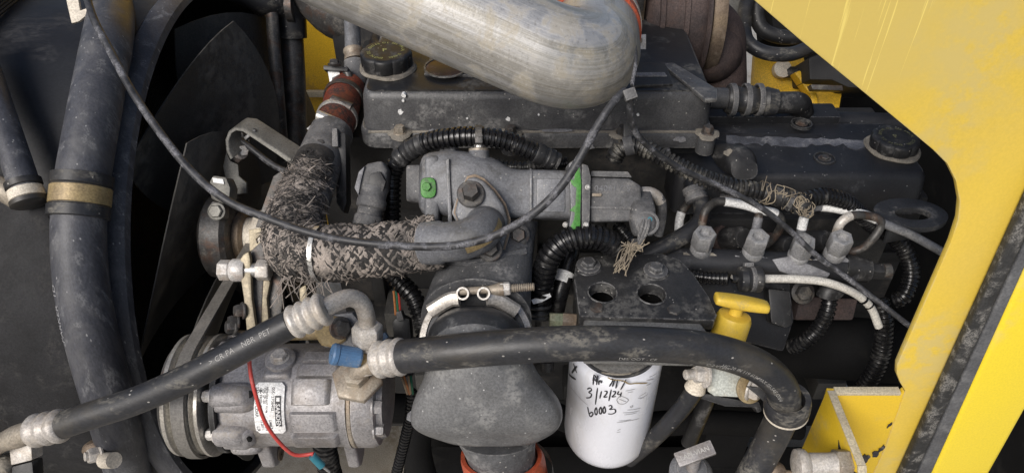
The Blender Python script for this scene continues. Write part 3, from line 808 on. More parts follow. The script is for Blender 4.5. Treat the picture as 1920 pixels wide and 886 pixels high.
# main body lying left to right
m = MB()
m.loft([(P(790, 352, D), hv(40), FW * .028, 4), (P(800, 348, D), hv(56), FW * .040, 4), (P(830, 346, D), hv(60), FW * .044, 4), (P(870, 350, D), hv(64), FW * .046, 3.5), (P(925, 356, D), hv(58), FW * .044, 3.5),
        (P(960, 364, D), hv(46), FW * .038, 6), (P(1010, 366, D), hv(45), FW * .036, 8), (P(1075, 368, D), hv(45), FW * .036, 8)], 32, sub=3)
m.build('body', M['egr'], ev, angle=50)
m = MB(); m.loft([(P(766, 345, D + .01), hv(34), FW * .022, 6), (P(790, 346, D + .005), hv(36), FW * .022, 6)], 24, sub=1); m.build('end_cap', M['plastic_dirty'], ev, .002)
m = MB(); m.prism(cpts([(796, 296), (808, 290), (822, 292), (826, 310), (822, 420), (812, 428), (795, 420)], D - .042), FW * .05); m.build('end_flange', M['egr'], ev, .004, 3)
m = MB(); m.loft([(P(803, 352, D - .043), RT * .0095, UP * .0125, 3.2), (P(803, 352, D - .048), RT * .009, UP * .012, 3)], 18, sub=1); m.build('paint_mark', M['green_paint'], ev, .001)
bolt(ev, P(800, 350, D - .048), -FW, .0055, .004, M['green_paint'], 0)
m = MB(); m.loft([(P(840, 292, D + .02), RT * .012, FW * .02, 4), (P(845, 268, D + .03), RT * .010, FW * .018, 4)], 20, sub=1); m.build('rib', M['egr'], ev, .003)
# centre rib line and sensor tower
m = MB(); m.loft([(P(898, 322, D - .02), RT * S(30, D), FW * .022, 3), (P(898, 300, D - .018), RT * S(20, D), FW * .018, 3), (P(898, 284, D - .016), RT * S(19, D), FW * .017, 2.6)], 22, sub=2); tw_ = m.build('tower', M['egr'], ev)
m = MB(); m.lathe([(.0125, 0), (.0125, .003), (.010, .004), (0, .004)], P(898, 284, D - .014), UP, 22); m.build('tower_washer', M['fitting'], tw_)
m = MB(); m.obox(P(898, 270, D - .016), RT * .0055, UP * .009, FW * .002); m.obox(P(898, 262, D - .026), RT * .0045, UP * .004, FW * .0015)
m.build('clip_tab', M['steel_dark'], tw_, .0008)
m = MB(); m.obox(P(898, 269, D - .019), RT * .003, UP * .006, FW * .0014); m.build('clip_window', M['steel'], tw_, .0005)
m = MB(); m.ring([(.0132, -.004), (.0142, -.004), (.0142, .004), (.0132, .004)], P(898, 256, .918), RT, 28); m.build('clip_strap', M['steel_dark'], ev)
# ribs on the long arm
for px in (938, 992):
    m = MB(); m.loft([(P(px, 366, D - .002), UP * S(48, D), FW * .038, 4.5), (P(px + 5, 366, D - .002), UP * S(48, D), FW * .038, 4.5)], 28, sub=1); m.build('rib', M['egr'], ev, .002)
m = MB(); m.prism(cpts([(1006, 334), (1060, 334), (1060, 398), (1006, 398)], D - .0385), FW * .01); m.build('raised_pad', M['egr'], ev, .003, 2)
m = MB(); m.prism(cpts([(836, 300), (842, 296), (848, 420), (840, 424)], D - .050), FW * .02); m.build('rib', M['egr'], ev, .003, 2)
# green marked flange and actuator
fl_ = [(1066, 306), (1078, 298), (1088, 302), (1092, 330), (1090, 410), (1088, 428), (1074, 432), (1066, 424), (1070, 400), (1068, 345)]
m = MB(); m.prism(cpts(fl_, D - .042), FW * .07); m.build('joint_flange', M['egr'], ev, .003, 2)
m = MB(); m.prism(cpts([(1080, 316), (1087, 314), (1090, 345), (1088, 395), (1088, 426), (1074, 430), (1070, 424), (1076, 412), (1078, 398), (1068, 394), (1079, 384), (1081, 352), (1072, 346), (1068, 334), (1076, 338)], D - .0432), FW * .003); m.build('paint_mark', M['green_paint'], ev, .0004)
m = MB(); m.prism(cpts([(1042, 386), (1058, 385), (1060, 391), (1044, 392)], D - .0372), FW * .003); m.build('paint_mark', M['green_paint'], ev, .0004)
m = MB(); m.prism(cpts([(1091, 306), (1103, 310), (1108, 330), (1106, 412), (1102, 430), (1091, 428)], D - .043), FW * .075); m.build('actuator_flange', M['plastic_dirty'], ev, .002)
m = MB(); m.prism(cpts([(1106, 332), (1180, 334), (1203, 348), (1205, 414), (1106, 416)], D - .034), FW * .07); ab = m.build('actuator_box', M['plastic_dirty'], ev, .004, 3)
m = MB(); m.prism(cpts([(1108, 320), (1178, 321), (1186, 333), (1108, 331)], D - .028), FW * .055); m.build('actuator_lid', M['plastic_dirty'], ab, .002)
m = MB(); m.prism(cpts([(1106, 386), (1205, 388), (1205, 393), (1106, 391)], D - .0365), FW * .01); m.build('actuator_seam', M['plastic_dirty'], ab, .001)
m = MB(); gl = glyphs('04061 C5', .010)
pr_ = MB(); flatprint(pr_, gl, P(1114, 358, D - .0345), RT * 1.1, UP); pr_.build('lettering', M['egr'], ab)
m = MB(); m.prism(cpts([(1110, 362), (1128, 362), (1128, 368), (1110, 368)], D - .038), FW * .01); m.build('latch', M['fitting'], ab, .001)
for px, py in ((1102, 351), (1099, 421), (1060, 421)):
    bolt(ev, P(px, py, D - .043), -FW, .0026, .003, M['steel'], 1.3)
# teardrop flange and elbow stub that takes the wrapped pipe
DE = .862
tear = [(868, 352), (876, 334), (890, 330), (906, 338), (926, 358), (944, 384), (952, 412), (950, 440), (942, 470), (930, 484), (914, 486), (902, 476), (880, 450), (862, 420), (852, 400), (858, 376)]
m = MB(); m.prism(cpts(tear, DE), FW * .022); m.build('elbow_flange', M['egr'], ev, .005, 3)
gk = [(900 + (x - 900) * 1.07 + 1.5, 408 + (y - 408) * 1.03 - 1.5) for x, y in tear]
m = MB(); m.prism(cpts(gk, DE + .014), FW * .004); m.build('gasket', M['rust_band'], ev)
m = MB(); m.prism(cpts([(900 + (x - 900) * 1.12, 408 + (y - 408) * 1.06) for x, y in tear], DE + .018), FW * .02); m.build('flange_seat', M['egr'], ev, .003, 2)
ep = [P(908, 424, DE + .015), P(908, 426, DE - .008), P(896, 438, DE - .026), P(866, 450, DE - .028), P(830, 454, DE - .022), P(796, 456, DE - .014)]
m = MB(); m.tube(ep, .024, 26, .004, rf=lambda t, L: (.0255 - .0030 * min(1, t / .03)) + (.0022 if t > L - .024 else 0), ref=UP); m.build('elbow', M['egr'], ev, angle=50)
pe = Path(ep, .005)
m = MB()
gtab = [[P(868, 470, .82), P(905, 455, .82), P(908, 440, .82), P(872, 452, .82)]]
lab_p = Path(ep, .004)
vs = []; nn = 8
for i in range(nn + 1):
    for j in range(4):
        c, T, N, B = lab_p.at(.030 + .030 * i / nn); a = -.35 - .40 * j / 3
        # B points down when the pipe runs leftwards
        vs.append(c + (N * math.cos(a) + B * -math.sin(a)) * .0234)
m.add(vs, [[i * 4 + j, i * 4 + j + 1, (i + 1) * 4 + j + 1, (i + 1) * 4 + j] for i in range(nn) for j in range(3)])
m.build('gold_label', M['brass'], ev)
bolt(ev, P(883, 364, DE - .001), (-FW + UP * .25).normalized(), .0105, .017, M['steel_dark'], 1.55)
bolt(ev, P(919, 467, DE - .001), (-FW + UP * .1).normalized(), .0098, .014, M['steel_dark'], 1.5)
bolt(ev, P(972, 440, DE + .03), -FW, .009, .010, M['steel_dark'], 1.5)

# intake throat below the valve
th = thing('intake_throat', 'dark speckled cast intake throat between valve and steel clamp', 'casting', P(890, 600, .86))
ths = [(P(925, 415, .955), RT * S(84, .95), FW * .05, 3), (P(920, 460, .93), RT * S(82, .93), FW * .052, 2.6), (P(905, 520, .90), RT * S(92, .9), FW * .055, 2.3), (P(895, 575, .875), RT * S(100, .875), (FW * .7 - UP * .5).normalized() * .060, 2), (P(893, 600, .862), RT * S(104, .862), (FW * .6 - UP * .8).normalized() * .063, 2)]
m = MB(); m.loft(ths, 40, sub=5); m.build('throat', M['throat'], th, angle=60)
m = MB(); m.tube([P(800, 478, .90), P(880, 492, .865), P(985, 470, .885)], .0045, 8, .01); m.build('casting_ridge', M['throat'], th)

# V-band clamp: ring faces the viewer and slightly up
ca_ = (-FW * .86 - UP * .28 + UP * .52).normalized()
vb = thing('band_clamp', 'shiny steel V-band clamp with T-bolt around the intake throat', 'clamp', P(893, 640, .845))
cc_ = P(893, 640, .842); rr_ = S(101, .842)
u_, w_, a_ = frame(ca_, UP)
m = MB()
for (a0, a1) in ((8, 150), (-150, -8)):
    rows = []
    for k in range(41):
        t = R(a0 + (a1 - a0) * k / 40)
        e = u_ * math.cos(t) + RT * math.sin(t)
        e = (u_ * math.cos(t) + (-w_) * math.sin(t))
        rows.append([cc_ + e * (rr_ - .003) + a_ * -.0075, cc_ + e * (rr_ + .0030) + a_ * -.0065, cc_ + e * (rr_ + .0045) + a_ * -.0015, cc_ + e * (rr_ + .0045) + a_ * .0015, cc_ + e * (rr_ + .0026) + a_ * .0065, cc_ + e * (rr_ - .004) + a_ * .0075])
    m.grid(rows)
m.build('band', M['band'], vb, angle=50)
for px, s_ in ((868, -1), (907, 1)):
    m = MB(); c = P(px, 549, .822)
    m.ring([(.0052, -.007), (.0072, -.007), (.0072, .007), (.0052, .007)], c, FW, 20); m.build('trunnion', M['band'], vb)
    m = MB(); m.tube([c + UP * -.006 + RT * .004 * s_, P(px + 26 * s_, 562, .826), P(px + 62 * s_, 584, .832)], .0042, 8, .004, flat=2.0); m.build('loop_strap', M['band'], vb)
m = MB(); m.tube([P(862, 546, .822), P(1002, 537, .822)], .0043, 14, .0012, rf=lambda t, L: .0043 + (.00045 * (1 if int(t / .0012) % 2 else -1) if t > .045 else 0)); m.build('t_bolt', M['fitting'], vb)
m = MB(); m.lathe([(.0075, 0), (.0075, .010), (.0065, .011)], P(938, 541, .822), (P(1002, 537, .822) - P(862, 546, .822)), 6); m.build('hex_nut', M['steel_white'], vb)
m = MB(); m.lathe([(.0045, 0), (.0075, .012), (.0075, .016)], P(917, 543, .822), (P(1002, 537, .822) - P(862, 546, .822)), 16); m.build('sleeve', M['fitting'], vb)

# moulded duct below the clamp and orange coupling
du = thing('air_duct', 'bell shaped dusty grey moulded air duct below the clamp', 'duct', P(915, 830, .84))
N1 = (-FW * .6 + UP * .8); 
secs = [(P(893, 628, .85), RT * S(86, .84), (FW * .6 - UP * .6).normalized() * .052, 2.0), (P(894, 640, .825), RT * S(92, .83), (FW * .75 - UP * .6).normalized() * .055, 2.0), (P(897, 668, .80), RT * S(97, .80), FW * .050 - UP * .01, 2.1),
        (P(904, 705, .80), RT * S(109, .80), FW * .048, 2.3), (P(911, 742, .80), RT * S(132, .80), FW * .040, 2.8), (P(913, 768, .803), RT * S(141, .803), FW * .036 + UP * .004, 3.2), (P(912, 788, .808), RT * S(138, .808), FW * .032 + UP * .004, 3.6), (P(915, 803, .814), RT * S(124, .814), FW * .027 + UP * .004, 3.2), (P(922, 815, .822), RT * S(96, .822), FW * .024 + UP * .006, 2.6)]
m = MB(); m.loft(secs, 48, sub=5); m.build('duct', M['boot'], du, angle=70)
m = MB(); m.loft([(c_, u2 * 1.012, w2 * 1.012, e_) for c_, u2, w2, e_ in secs[:3]], 48, sub=5); m.build('cuff', M['cuff'], du, angle=70)
m = MB(); m.loft([(P(930, 815, .84), RT * S(76, .84), FW * .036 + UP * .012, 2), (P(937, 845, .852), RT * S(66, .852), FW * .035 + UP * .012, 2), (P(945, 880, .868), RT * S(62, .868), FW * .034 + UP * .012, 2), (P(950, 915, .885), RT * S(60, .885), FW * .034 + UP * .012, 2)], 36, sub=4); m.build('neck', M['throat'], du)
m = MB(); m.ring([(rr_ - .010, -.006), (rr_ - .001, -.006), (rr_ - .001, .006), (rr_ - .010, .006)], cc_ - a_ * .001, a_, 48); m.build('flange_ring', M['throat'], du, .002)
oc = thing('silicone_coupling', 'orange silicone hose coupling on the neck under the duct', 'hose', P(946, 930, .89))
ring_out = []; 
m = MB()
rows = []
for (px, py, d, w) in ((940, 852, .858, 76), (943, 860, .861, 79), (952, 900, .88, 78), (960, 960, .91, 77)):
    rows.append([P(px, py, d) + RT * S(w, d) * math.cos(t) + (FW * .042 + UP * .016) * math.sin(t) for t in [2 * PI * j / 40 for j in range(40)]])
m.grid(rows, True, False, False)
rows2 = [[p + (sum(r_, V()) / 40 - p) * .1 for p in r_] for r_ in rows]
m.grid(rows2, True, False, False)
m.grid([rows[0], rows2[0]], True, False, False)
m.build('coupling', M['orange'], oc, weld=True)
rows = []
for (px, py, d, w) in ((955, 872, .866, 80.5), (958, 886, .873, 80.5)):
    rows.append([P(px, py, d) + RT * S(w, d) * math.cos(t) + (FW * .0432 + UP * .024) * math.sin(t) for t in [2 * PI * j / 40 for j in range(40)]])
m = MB(); m.grid(rows, True, False, False); m.build('hose_clamp', M['steel_dark'], oc)
# ------------------------------------------------------------------ aluminium charge pipe across the top
ap = thing('charge_pipe', 'large dull aluminium charge pipe crossing above the valve cover', 'pipe', P(1000, 110, .80))
pp = fillet([P(440, -160, .755), P(1110, 138, .782), P(1116, -20, 1.00)], .058, 16)
m = MB(); m.tube(pp, .0525, 56, smooth=False); m.build('tube', M['tube_metal'], ap, angle=60)
nd = (P(1116, -20, 1.0) - P(1110, 138, .782)).normalized()
pe_ = P(1110, 138, .782) + nd * .128
m = MB(); m.lathe([(.0535, 0), (.0555, .002), (.0555, .05), (.0535, .052)], pe_ - nd * .018, nd, 44); m.build('red_sleeve', M['orange'], ap)
m = MB(); m.lathe([(.0565, 0), (.0565, .013)], pe_ - nd * .0, nd, 44); m.build('hose_clamp', M['tie'], ap)
# second pipe beyond it, disappearing upward
m = MB(); m.lathe([(.0525, 0), (.0525, .10)], pe_ + nd * .03, nd, 40); m.build('upper_tube', M['steel_dark'], ap)
m = MB(); m.tube([P(1185, 160, .775) + UP * .0, P(1192, 110, .79), P(1182, 60, .80), P(1150, 30, .81), P(1090, 18, .80), P(1040, 10, .79)], .0022, 8, .006); m.build('tie_strap', M['cable'], ap)

# ------------------------------------------------------------------ turbocharger, rusty, behind the pipe end
tb = thing('turbocharger', 'rusty brown turbocharger housing with clamped outlet elbow', 'turbocharger', P(1290, 160, 1.25))
Dt = 1.25; c0 = P(1200, 22, Dt)
X = lambda px: S(px - 1200, Dt)
m = MB(); m.lathe([(.05, X(1196)), (.085, X(1200)), (.097, X(1215)), (.108, X(1250)), (.112, X(1285)), (.108, X(1300)), (.098, X(1308))], c0, RT, 44); m.build('turbine_housing', M['rust'], tb, angle=50)
for px_, r_ in ((1222, .1035), (1262, .1125)):
    m = MB(); m.lathe([(r_ - .006, X(px_ - 5)), (r_, X(px_ - 4)), (r_ + .001, X(px_ + 4)), (r_ - .004, X(px_ + 6))], c0, RT, 44); m.build('casting_ridge', M['rust'], tb)
for k_ in range(5):
    an = R(215 + 22 * k_); bolt(tb, c0 + RT * X(1214) + (V((0, math.cos(an), math.sin(an)))) * .102, V((0, math.cos(an), math.sin(an))), .007, .008, M['rust'], 1.3)
m = MB(); m.lathe([(.1125, X(1298)), (.1165, X(1301)), (.1165, X(1304)), (.110, X(1307))], c0, RT, 44); m.build('housing_rim', M['rust'], tb)
m = MB(); m.lathe([(.094, X(1306)), (.1065, X(1309)), (.109, X(1320)), (.1065, X(1333)), (.094, X(1336))], c0, RT, 44); m.build('band', M['rust_band'], tb)
m = MB(); m.tube(fillet([P(1325, 40, Dt), P(1348, 62, Dt), P(1352, 150, Dt + .04), P(1352, 230, Dt + .12)], .04), .043, 30, smooth=False); m.ball(P(1334, 98, Dt), .052); m.build('elbow', M['rust'], tb)
m = MB(); m.box(tuple(P(1146, 70, 1.2) - V((0, 0, 0))), tuple(P(1204, 70, 1.2) + V((0, .10, .09)))); m.build('heat_plate', M['rust_band'], tb, .004)
m = MB(); m.box(tuple(P(1150, 22, 1.16)), tuple(P(1206, 22, 1.16) + V((0, .10, .05)))); m.build('heat_shield', M['steel_dark'], tb, .003)
m = MB(); m.obox(P(1193, 90, 1.12), RT * .0075, UP * .045, FW * .003); m.build('bracket', M['steel_arm'], tb, .001)
m = MB(); m.obox(P(1198, 85, 1.105), RT * .0105, UP * .016, FW * .0015); m.build('tab', M['steel_white'], tb, .001)
bolt(tb, P(1198, 76, 1.103), -FW, .004, .003, M['fitting'], 1.3)
m = MB(); m.obox(P(1196, 103, 1.10), RT * .004, UP * .008, FW * .003); m.build('tab_hook', M['steel'], tb, .001)

# ------------------------------------------------------------------ far right corner: yellow frame pieces, hoses, grey post
yf = thing('rear_bracket', 'yellow rear frame bracket with a big bolt behind the black hose', 'bracket', P(1470, 230, 1.5))
def cp(name, pts, d, th, mt, par, bev=.002):
    mm = MB(); mm.prism(cpts(pts, d), FW * th); return mm.build(name, mt, par, bev)
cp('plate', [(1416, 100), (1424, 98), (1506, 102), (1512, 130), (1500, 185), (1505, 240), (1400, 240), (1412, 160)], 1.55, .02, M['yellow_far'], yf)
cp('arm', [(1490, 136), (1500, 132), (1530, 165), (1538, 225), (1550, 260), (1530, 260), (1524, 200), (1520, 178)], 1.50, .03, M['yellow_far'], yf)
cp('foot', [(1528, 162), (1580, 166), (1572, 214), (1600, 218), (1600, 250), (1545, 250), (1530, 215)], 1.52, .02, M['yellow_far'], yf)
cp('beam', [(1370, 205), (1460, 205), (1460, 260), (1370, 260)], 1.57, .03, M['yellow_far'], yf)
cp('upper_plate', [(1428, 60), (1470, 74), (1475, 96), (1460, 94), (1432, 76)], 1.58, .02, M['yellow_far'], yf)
m = MB(); m.lathe([(.018, 0), (.018, .016), (.012, .018)], P(1463, 132, 1.545), -FW, 22); m.build('grommet', M['cream'], yf)
m = MB(); m.lathe([(.012, .01), (.0125, .034), (.010, .037), (0, .037)], P(1466, 134, 1.545), (-FW * .6 + RT * .75 - UP * .2), 8); m.build('bolt', M['plastic'], yf)
yd = thing('rear_post', 'thin yellow rear post leaning past the turbocharger', 'post', P(1330, 60, 1.6))
cp('post', [(1306, -40), (1350, -40), (1330, 50), (1310, 30)], 1.62, .03, M['yellow_far'], yd)
gp = thing('exhaust_post', 'grey painted upright post beside the rusty elbow', 'post', P(1370, 90, 1.45))
cp('post', [(1352, -60), (1408, -60), (1396, 40), (1386, 90), (1340, 70), (1338, 20)], 1.45, .05, M['steel_arm'], gp, .006)
cl = thing('curled_hose', 'curled black rubber hose hanging in the rear corner', 'hose', P(1450, 100, 1.35))
m = MB(); m.tube([P(1408, -30, 1.4), P(1396, 30, 1.38), P(1400, 75, 1.36), P(1432, 98, 1.35), P(1480, 102, 1.35), P(1520, 88, 1.36), P(1560, 70, 1.38)], .013, 14, .006); m.build('hose', M['rubber'], cl)
m = MB(); m.tube([P(1425, -30, 1.42), P(1418, 20, 1.42), P(1430, 55, 1.42), P(1470, 70, 1.42), P(1530, 66, 1.42)], .014, 14, .006); m.build('hose', M['plastic'], cl)
bx_ = thing('rear_box', 'dark grimy gearbox casting in the rear corner behind yellow panel', 'casting', P(1560, 140, 1.5))
cp('casing', [(1516, 108), (1640, 60), (1660, 168), (1590, 164), (1560, 150), (1518, 150)], 1.46, .1, M['block'], bx_, .006)
cp('upper_casing', [(1440, -20), (1560, -10), (1600, 66), (1520, 72), (1450, 60)], 1.47, .1, M['deep'], bx_, .006)
cp('rib', [(1520, 158), (1580, 160), (1582, 170), (1524, 168)], 1.45, .02, M['steel_dark'], bx_, .002)
wr = thing('rear_wires', 'red and white wires lying below the black breather pipe', 'wires', P(1460, 225, 1.35))
m = MB(); m.tube([P(1440, 222, 1.36), P(1455, 218, 1.35), P(1475, 226, 1.36), P(1495, 232, 1.37)], .0035, 8, .004); m.build('white_wire', M['white_tube'], wr)
m = MB(); m.tube([P(1465, 228, 1.38), P(1490, 222, 1.38), P(1510, 218, 1.38)], .0045, 8, .004); m.build('red_wire', M['red'], wr)

# ------------------------------------------------------------------ upper left: pipes, hoses, coolant elbow
bp_ = thing('black_pipe', 'upright black steel pipe in front of the yellow far sheet', 'pipe', P(550, 240, 1.35))
m = MB(); m.tube([P(548, -60, 1.33), P(546, 40, 1.34), P(552, 160, 1.36), P(556, 300, 1.40)], .0205, 20, .03); m.build('pipe', M['steel_dark'], bp_)
m = MB(); m.tube(fillet([P(430, -30, 1.25), P(500, 0, 1.28), P(545, 8, 1.32), P(548, 70, 1.34)], .03), .026, 20, smooth=False); m.build('elbow', M['rubber'], bp_)
m = MB(); m.lathe([(.0275, 0), (.0275, .012)], P(540, 12, 1.305), RT, 24); m.build('hose_clamp', M['steel_dark'], bp_)
bq = thing('slim_pipe', 'slim black pipe left of the upright black pipe', 'pipe', P(505, 240, 1.3))
m = MB(); m.tube([P(507, -40, 1.28), P(512, 60, 1.29), P(520, 160, 1.31), P(528, 260, 1.34)], .011, 16, .03); m.build('pipe', M['steel_dark'], bq)

ch = thing('coolant_pipe', 'orange silicone coolant coupling with worm clamps beside the valve cover', 'hose', P(620, 290, 1.0))
m = MB(); m.tube([P(652, 165, 1.14), P(642, 190, 1.11), P(636, 215, 1.08), P(622, 250, 1.04), P(606, 290, 1.0)], .027, 24, .006); m.build('silicone_hose', M['orange_dirty'], ch)
def bandring(name, c, ax, r, w, mt, par, th=.0022):
    mm = MB(); mm.ring([(r, -w), (r + th, -w), (r + th, w), (r, w)], c, ax, 36); return mm.build(name, mt, par, .0006)
axd = (P(606, 290, 1.0) - P(636, 215, 1.08)).normalized()
bandring('worm_clamp', P(632, 222, 1.072), axd, .0275, .005, M['tie'], ch)
bandring('worm_clamp', P(644, 183, 1.118), axd, .0275, .005, M['steel_dark'], ch)
bandring('hose_lip', P(616, 262, 1.03), axd, .0262, .006, M['orange'], ch)
for (px, py, d, rz) in ((612, 222, 1.02, 0), (637, 193, 1.06, 1)):
    m = MB(); m.tube([P(px - 16, py - 6, d), P(px + 22, py + 10, d)], .0075, 12, .01); m.build('clamp_screw', M['tie'] if rz == 0 else M['steel_dark'], ch)
m = MB(); m.tube([P(577, 243, 1.02), P(592, 232, 1.02), P(612, 230, 1.02), P(630, 233, 1.02)], .0022, 8, .004); m.build('clamp_tail', M['tie'], ch)
m = MB(); m.tube([P(622, 250, 1.035), P(604, 290, 1.0), P(588, 335, .965), P(572, 380, .93)], .030, 26, .006); m.build('metal_pipe', M['plastic_dirty'], ch)
m = MB(); m.prism(cpts([(634, 246), (648, 250), (650, 380), (644, 400), (630, 380), (628, 260)], .985), FW * .03); m.build('bracket', M['plastic'], ch, .003)
m = MB(); m.prism(cpts([(622, 240), (632, 240), (634, 275), (622, 275)], .975), FW * .02); m.build('bracket_ear', M['plastic_dirty'], ch, .002)
bolt(ch, P(601, 270, .975), (-FW + UP * .6).normalized(), .006, .004, M['steel_dark'], 1.3)

br = thing('vent_bracket', 'bent black bracket with worn white face near filler cap', 'bracket', P(620, 190, 1.12))
m = MB(); m.prism(cpts([(606, 122), (652, 126), (652, 134), (606, 131)], 1.11), FW * .03); m.build('top_plate', M['plastic'], br, .002)
m = MB(); m.prism(cpts([(614, 132), (636, 132), (642, 172), (622, 176)], 1.12), FW * .006); m.build('worn_face', M['label'], br, .001)
m = MB(); m.prism(cpts([(622, 146), (634, 140), (640, 172), (626, 178)], 1.118), FW * .002); m.build('paint_patch', M['plastic_dirty'], br, .0005)
m = MB(); m.tube([P(646, 130, 1.12), P(654, 142, 1.12), P(648, 165, 1.12), P(646, 180, 1.12)], .006, 10, .004); m.build('side_loop', M['steel_dark'], br)
bolt(br, P(627, 122, 1.10), UP, .007, .008, M['steel_dark'], 1.4)
vt = thing('vent_tube', 'grey upright vent tube with dirty joint behind the filler cap', 'pipe', P(663, 170, 1.15))
m = MB(); m.tube([P(660, 30, 1.17), P(662, 90, 1.16), P(668, 160, 1.15)], .0125, 18, .01); m.build('tube', M['egr'], vt)
m = MB(); m.tube([P(662, 92, 1.158), P(665, 112, 1.155)], .0155, 18, .004, rf=lambda t, L: .015 + .001 * math.sin(t * 500)); m.build('joint', M['fitting'], vt)
m = MB(); m.tube([P(665, 115, 1.155), P(668, 160, 1.15)], .0165, 18, .006); m.build('sleeve', M['plastic_dirty'], vt)

# exhaust manifold lumps in the dark behind
em = thing('exhaust_manifold', 'sooty exhaust manifold in the dark beyond the valve cover', 'manifold', P(740, 80, 1.4))
m = MB(); m.tube([P(560, -60, 1.3), P(620, 20, 1.32), P(680, 45, 1.34), P(760, 70, 1.36)], .042, 22, .012); m.build('runner', M['steel_dark'], em)
m = MB(); m.box((-.32, .50, .95), (.30, .62, 1.10)); m.build('log', M['block'], em, .02)
for k, px in enumerate((700, 730, 760)):
    m = MB(); m.tube([P(px, 40, 1.25), P(px + 10, 62, 1.24), P(px + 4, 84, 1.22), P(px + 30, 100, 1.2)], .010, 12, .006); m.build('stub', M['rust'] if k == 1 else M['steel_dark'], em)
m = MB(); m.tube([P(735, 70, 1.2), P(742, 92, 1.18)], .009, 12, .0015, rf=lambda t, L: .009 + .0015 * math.sin(t * 1500)); m.build('spring', M['steel_dark'], em)

# ------------------------------------------------------------------ fan, shroud and radiator at the left
FC = P(960, 443, 1.34); FC.x = 0
fy, fz = FC.y, FC.z
sh = thing('fan_shroud', 'round black fan shroud barrel with rolled grey rim', 'fan shroud', V((-.6, fy, fz - .44)))
m = MB(); m.lathe([(.436, -.95), (.436, -.53), (.430, -.49)], V((0, fy, fz)), RT, 120, cap=False); m.build('barrel', M['shroud'], sh)
m = MB(); m.ring([(.418, -.478), (.424, -.468), (.434, -.470), (.440, -.481), (.440, -.498), (.434, -.505), (.424, -.505), (.418, -.49)], V((0, fy, fz)), RT, 120); m.build('rim', M['rubber_worn'], sh)
m = MB(); m.lathe([(.4175, -.95), (.4175, -.48)], V((0, fy, fz)), RT, 120, cap=False); m.build('inner_wall', M['core_dark'], sh)
def core_mat():
    mt = mat('radiator fins', (.032, .031, .030), (.02, .02, .02), .6, 0, (.06, .055, .05), .4, 12, 0, None, 0, 60, .0)
    nt = mt.node_tree; b = nt.nodes['Principled BSDF']
    tc = _n(nt, 'ShaderNodeTexCoord'); wv = _n(nt, 'ShaderNodeTexWave', wave_type='BANDS', bands_direction='Z')
    nt.links.new(tc.outputs['Object'], wv.inputs[0]); wv.inputs['Scale'].default_value = 70
    bp = _n(nt, 'ShaderNodeBump'); bp.inputs['Strength'].default_value = .8; bp.inputs['Distance'].default_value = .003
    nt.links.new(wv.outputs[1], bp.inputs['Height']); nt.links.new(bp.outputs[0], b.inputs['Normal'])
    return mt
rd = thing('radiator', 'dark finned radiator core seen through the fan', 'radiator', V((-.8, fy, .2)))
m = MB(); m.box((-.90, fy - .40, fz - .46), (-.70, fy + .40, fz + .46)); m.build('core', core_mat(), rd, .003)
fn = thing('cooling_fan', 'big black engine cooling fan with broad twisted blades', 'fan', V((-.53, fy, fz)))
ho = V((-.462, fy, fz))
m = MB(); m.lathe([(.0, -.02), (.10, -.02), (.11, 0), (.10, .03), (.06, .045), (0, .045)], ho, RT, 40); m.build('hub', M['fan'], fn)
def blade(a):
    mm = MB(); rows = []
    for i in range(13):
        q = i / 12; r = .10 + .285 * q
        chord = .070 + .055 * math.sin(q * PI * .8) + .055 * q
        pit = R(32 - 18 * q)
        row = []
        for j in range(9):
            s = (j / 8 - .5) * 2
            tang = s * chord * math.cos(pit); axl = -s * chord * math.sin(pit) + .012 * (1 - s * s)
            th_ = a + tang / r + .18 * q * q
            row.append(ho + V((axl, math.cos(th_) * r, math.sin(th_) * r)))
        rows.append(row)
    back = [[p + V((-.0018, 0, 0)) for p in rw] for rw in rows]
    full = [rw + bk[::-1] for rw, bk in zip(rows, back)]
    mm.grid(full); return mm.build('blade', M['fan'], fn, angle=50)
for k in range(9): blade(R(14 + 40 * k))

# fan drive: pulley, tensioner housing and strap
fd = thing('fan_drive', 'grey fan drive housing with clamp bracket right of the fan', 'fan drive', V((-.50, fy, fz - .1)))
fo = P(434, 442, 1.05); AX = RT
m = MB(); m.lathe([(.020, -.030), (.050, -.028), (.058, -.022), (.058, .004), (.053, .010), (.045, .011), (.034, .012), (0, .012)], fo, AX, 44); m.build('housing', M['steel_dark'], fd)
m = MB(); m.lathe([(.033, .0), (.033, .020), (.028, .024), (0, .024)], fo, AX, 32); m.build('hub', M['rust_band'], fd)
m = MB(); m.lathe([(.026, .022), (.026, .036), (.036, .039), (.036, .052), (.0, .053)], fo, AX, 36); m.build('shaft_collar', M['cream'], fd)
m = MB(); m.prism(cpts([(392, 340), (398, 328), (424, 332), (432, 352), (430, 372), (418, 384), (394, 372)], .99), FW * .03); m.build('clamp_block', M['steel_arm'], fd, .004)
m = MB(); m.prism(cpts([(392, 385), (398, 376), (420, 384), (420, 408), (412, 412), (394, 408)], .985), FW * .02); m.build('clamp_foot', M['steel_dark'], fd, .003)
bolt(fd, P(406, 396, .984), -FW, .009, .006, M['steel_arm'], 1.3)
m = MB(); m.prism(cpts([(398, 333), (418, 336), (420, 345), (400, 342)], .988), FW * .004); m.build('sticker', M['label'], fd)

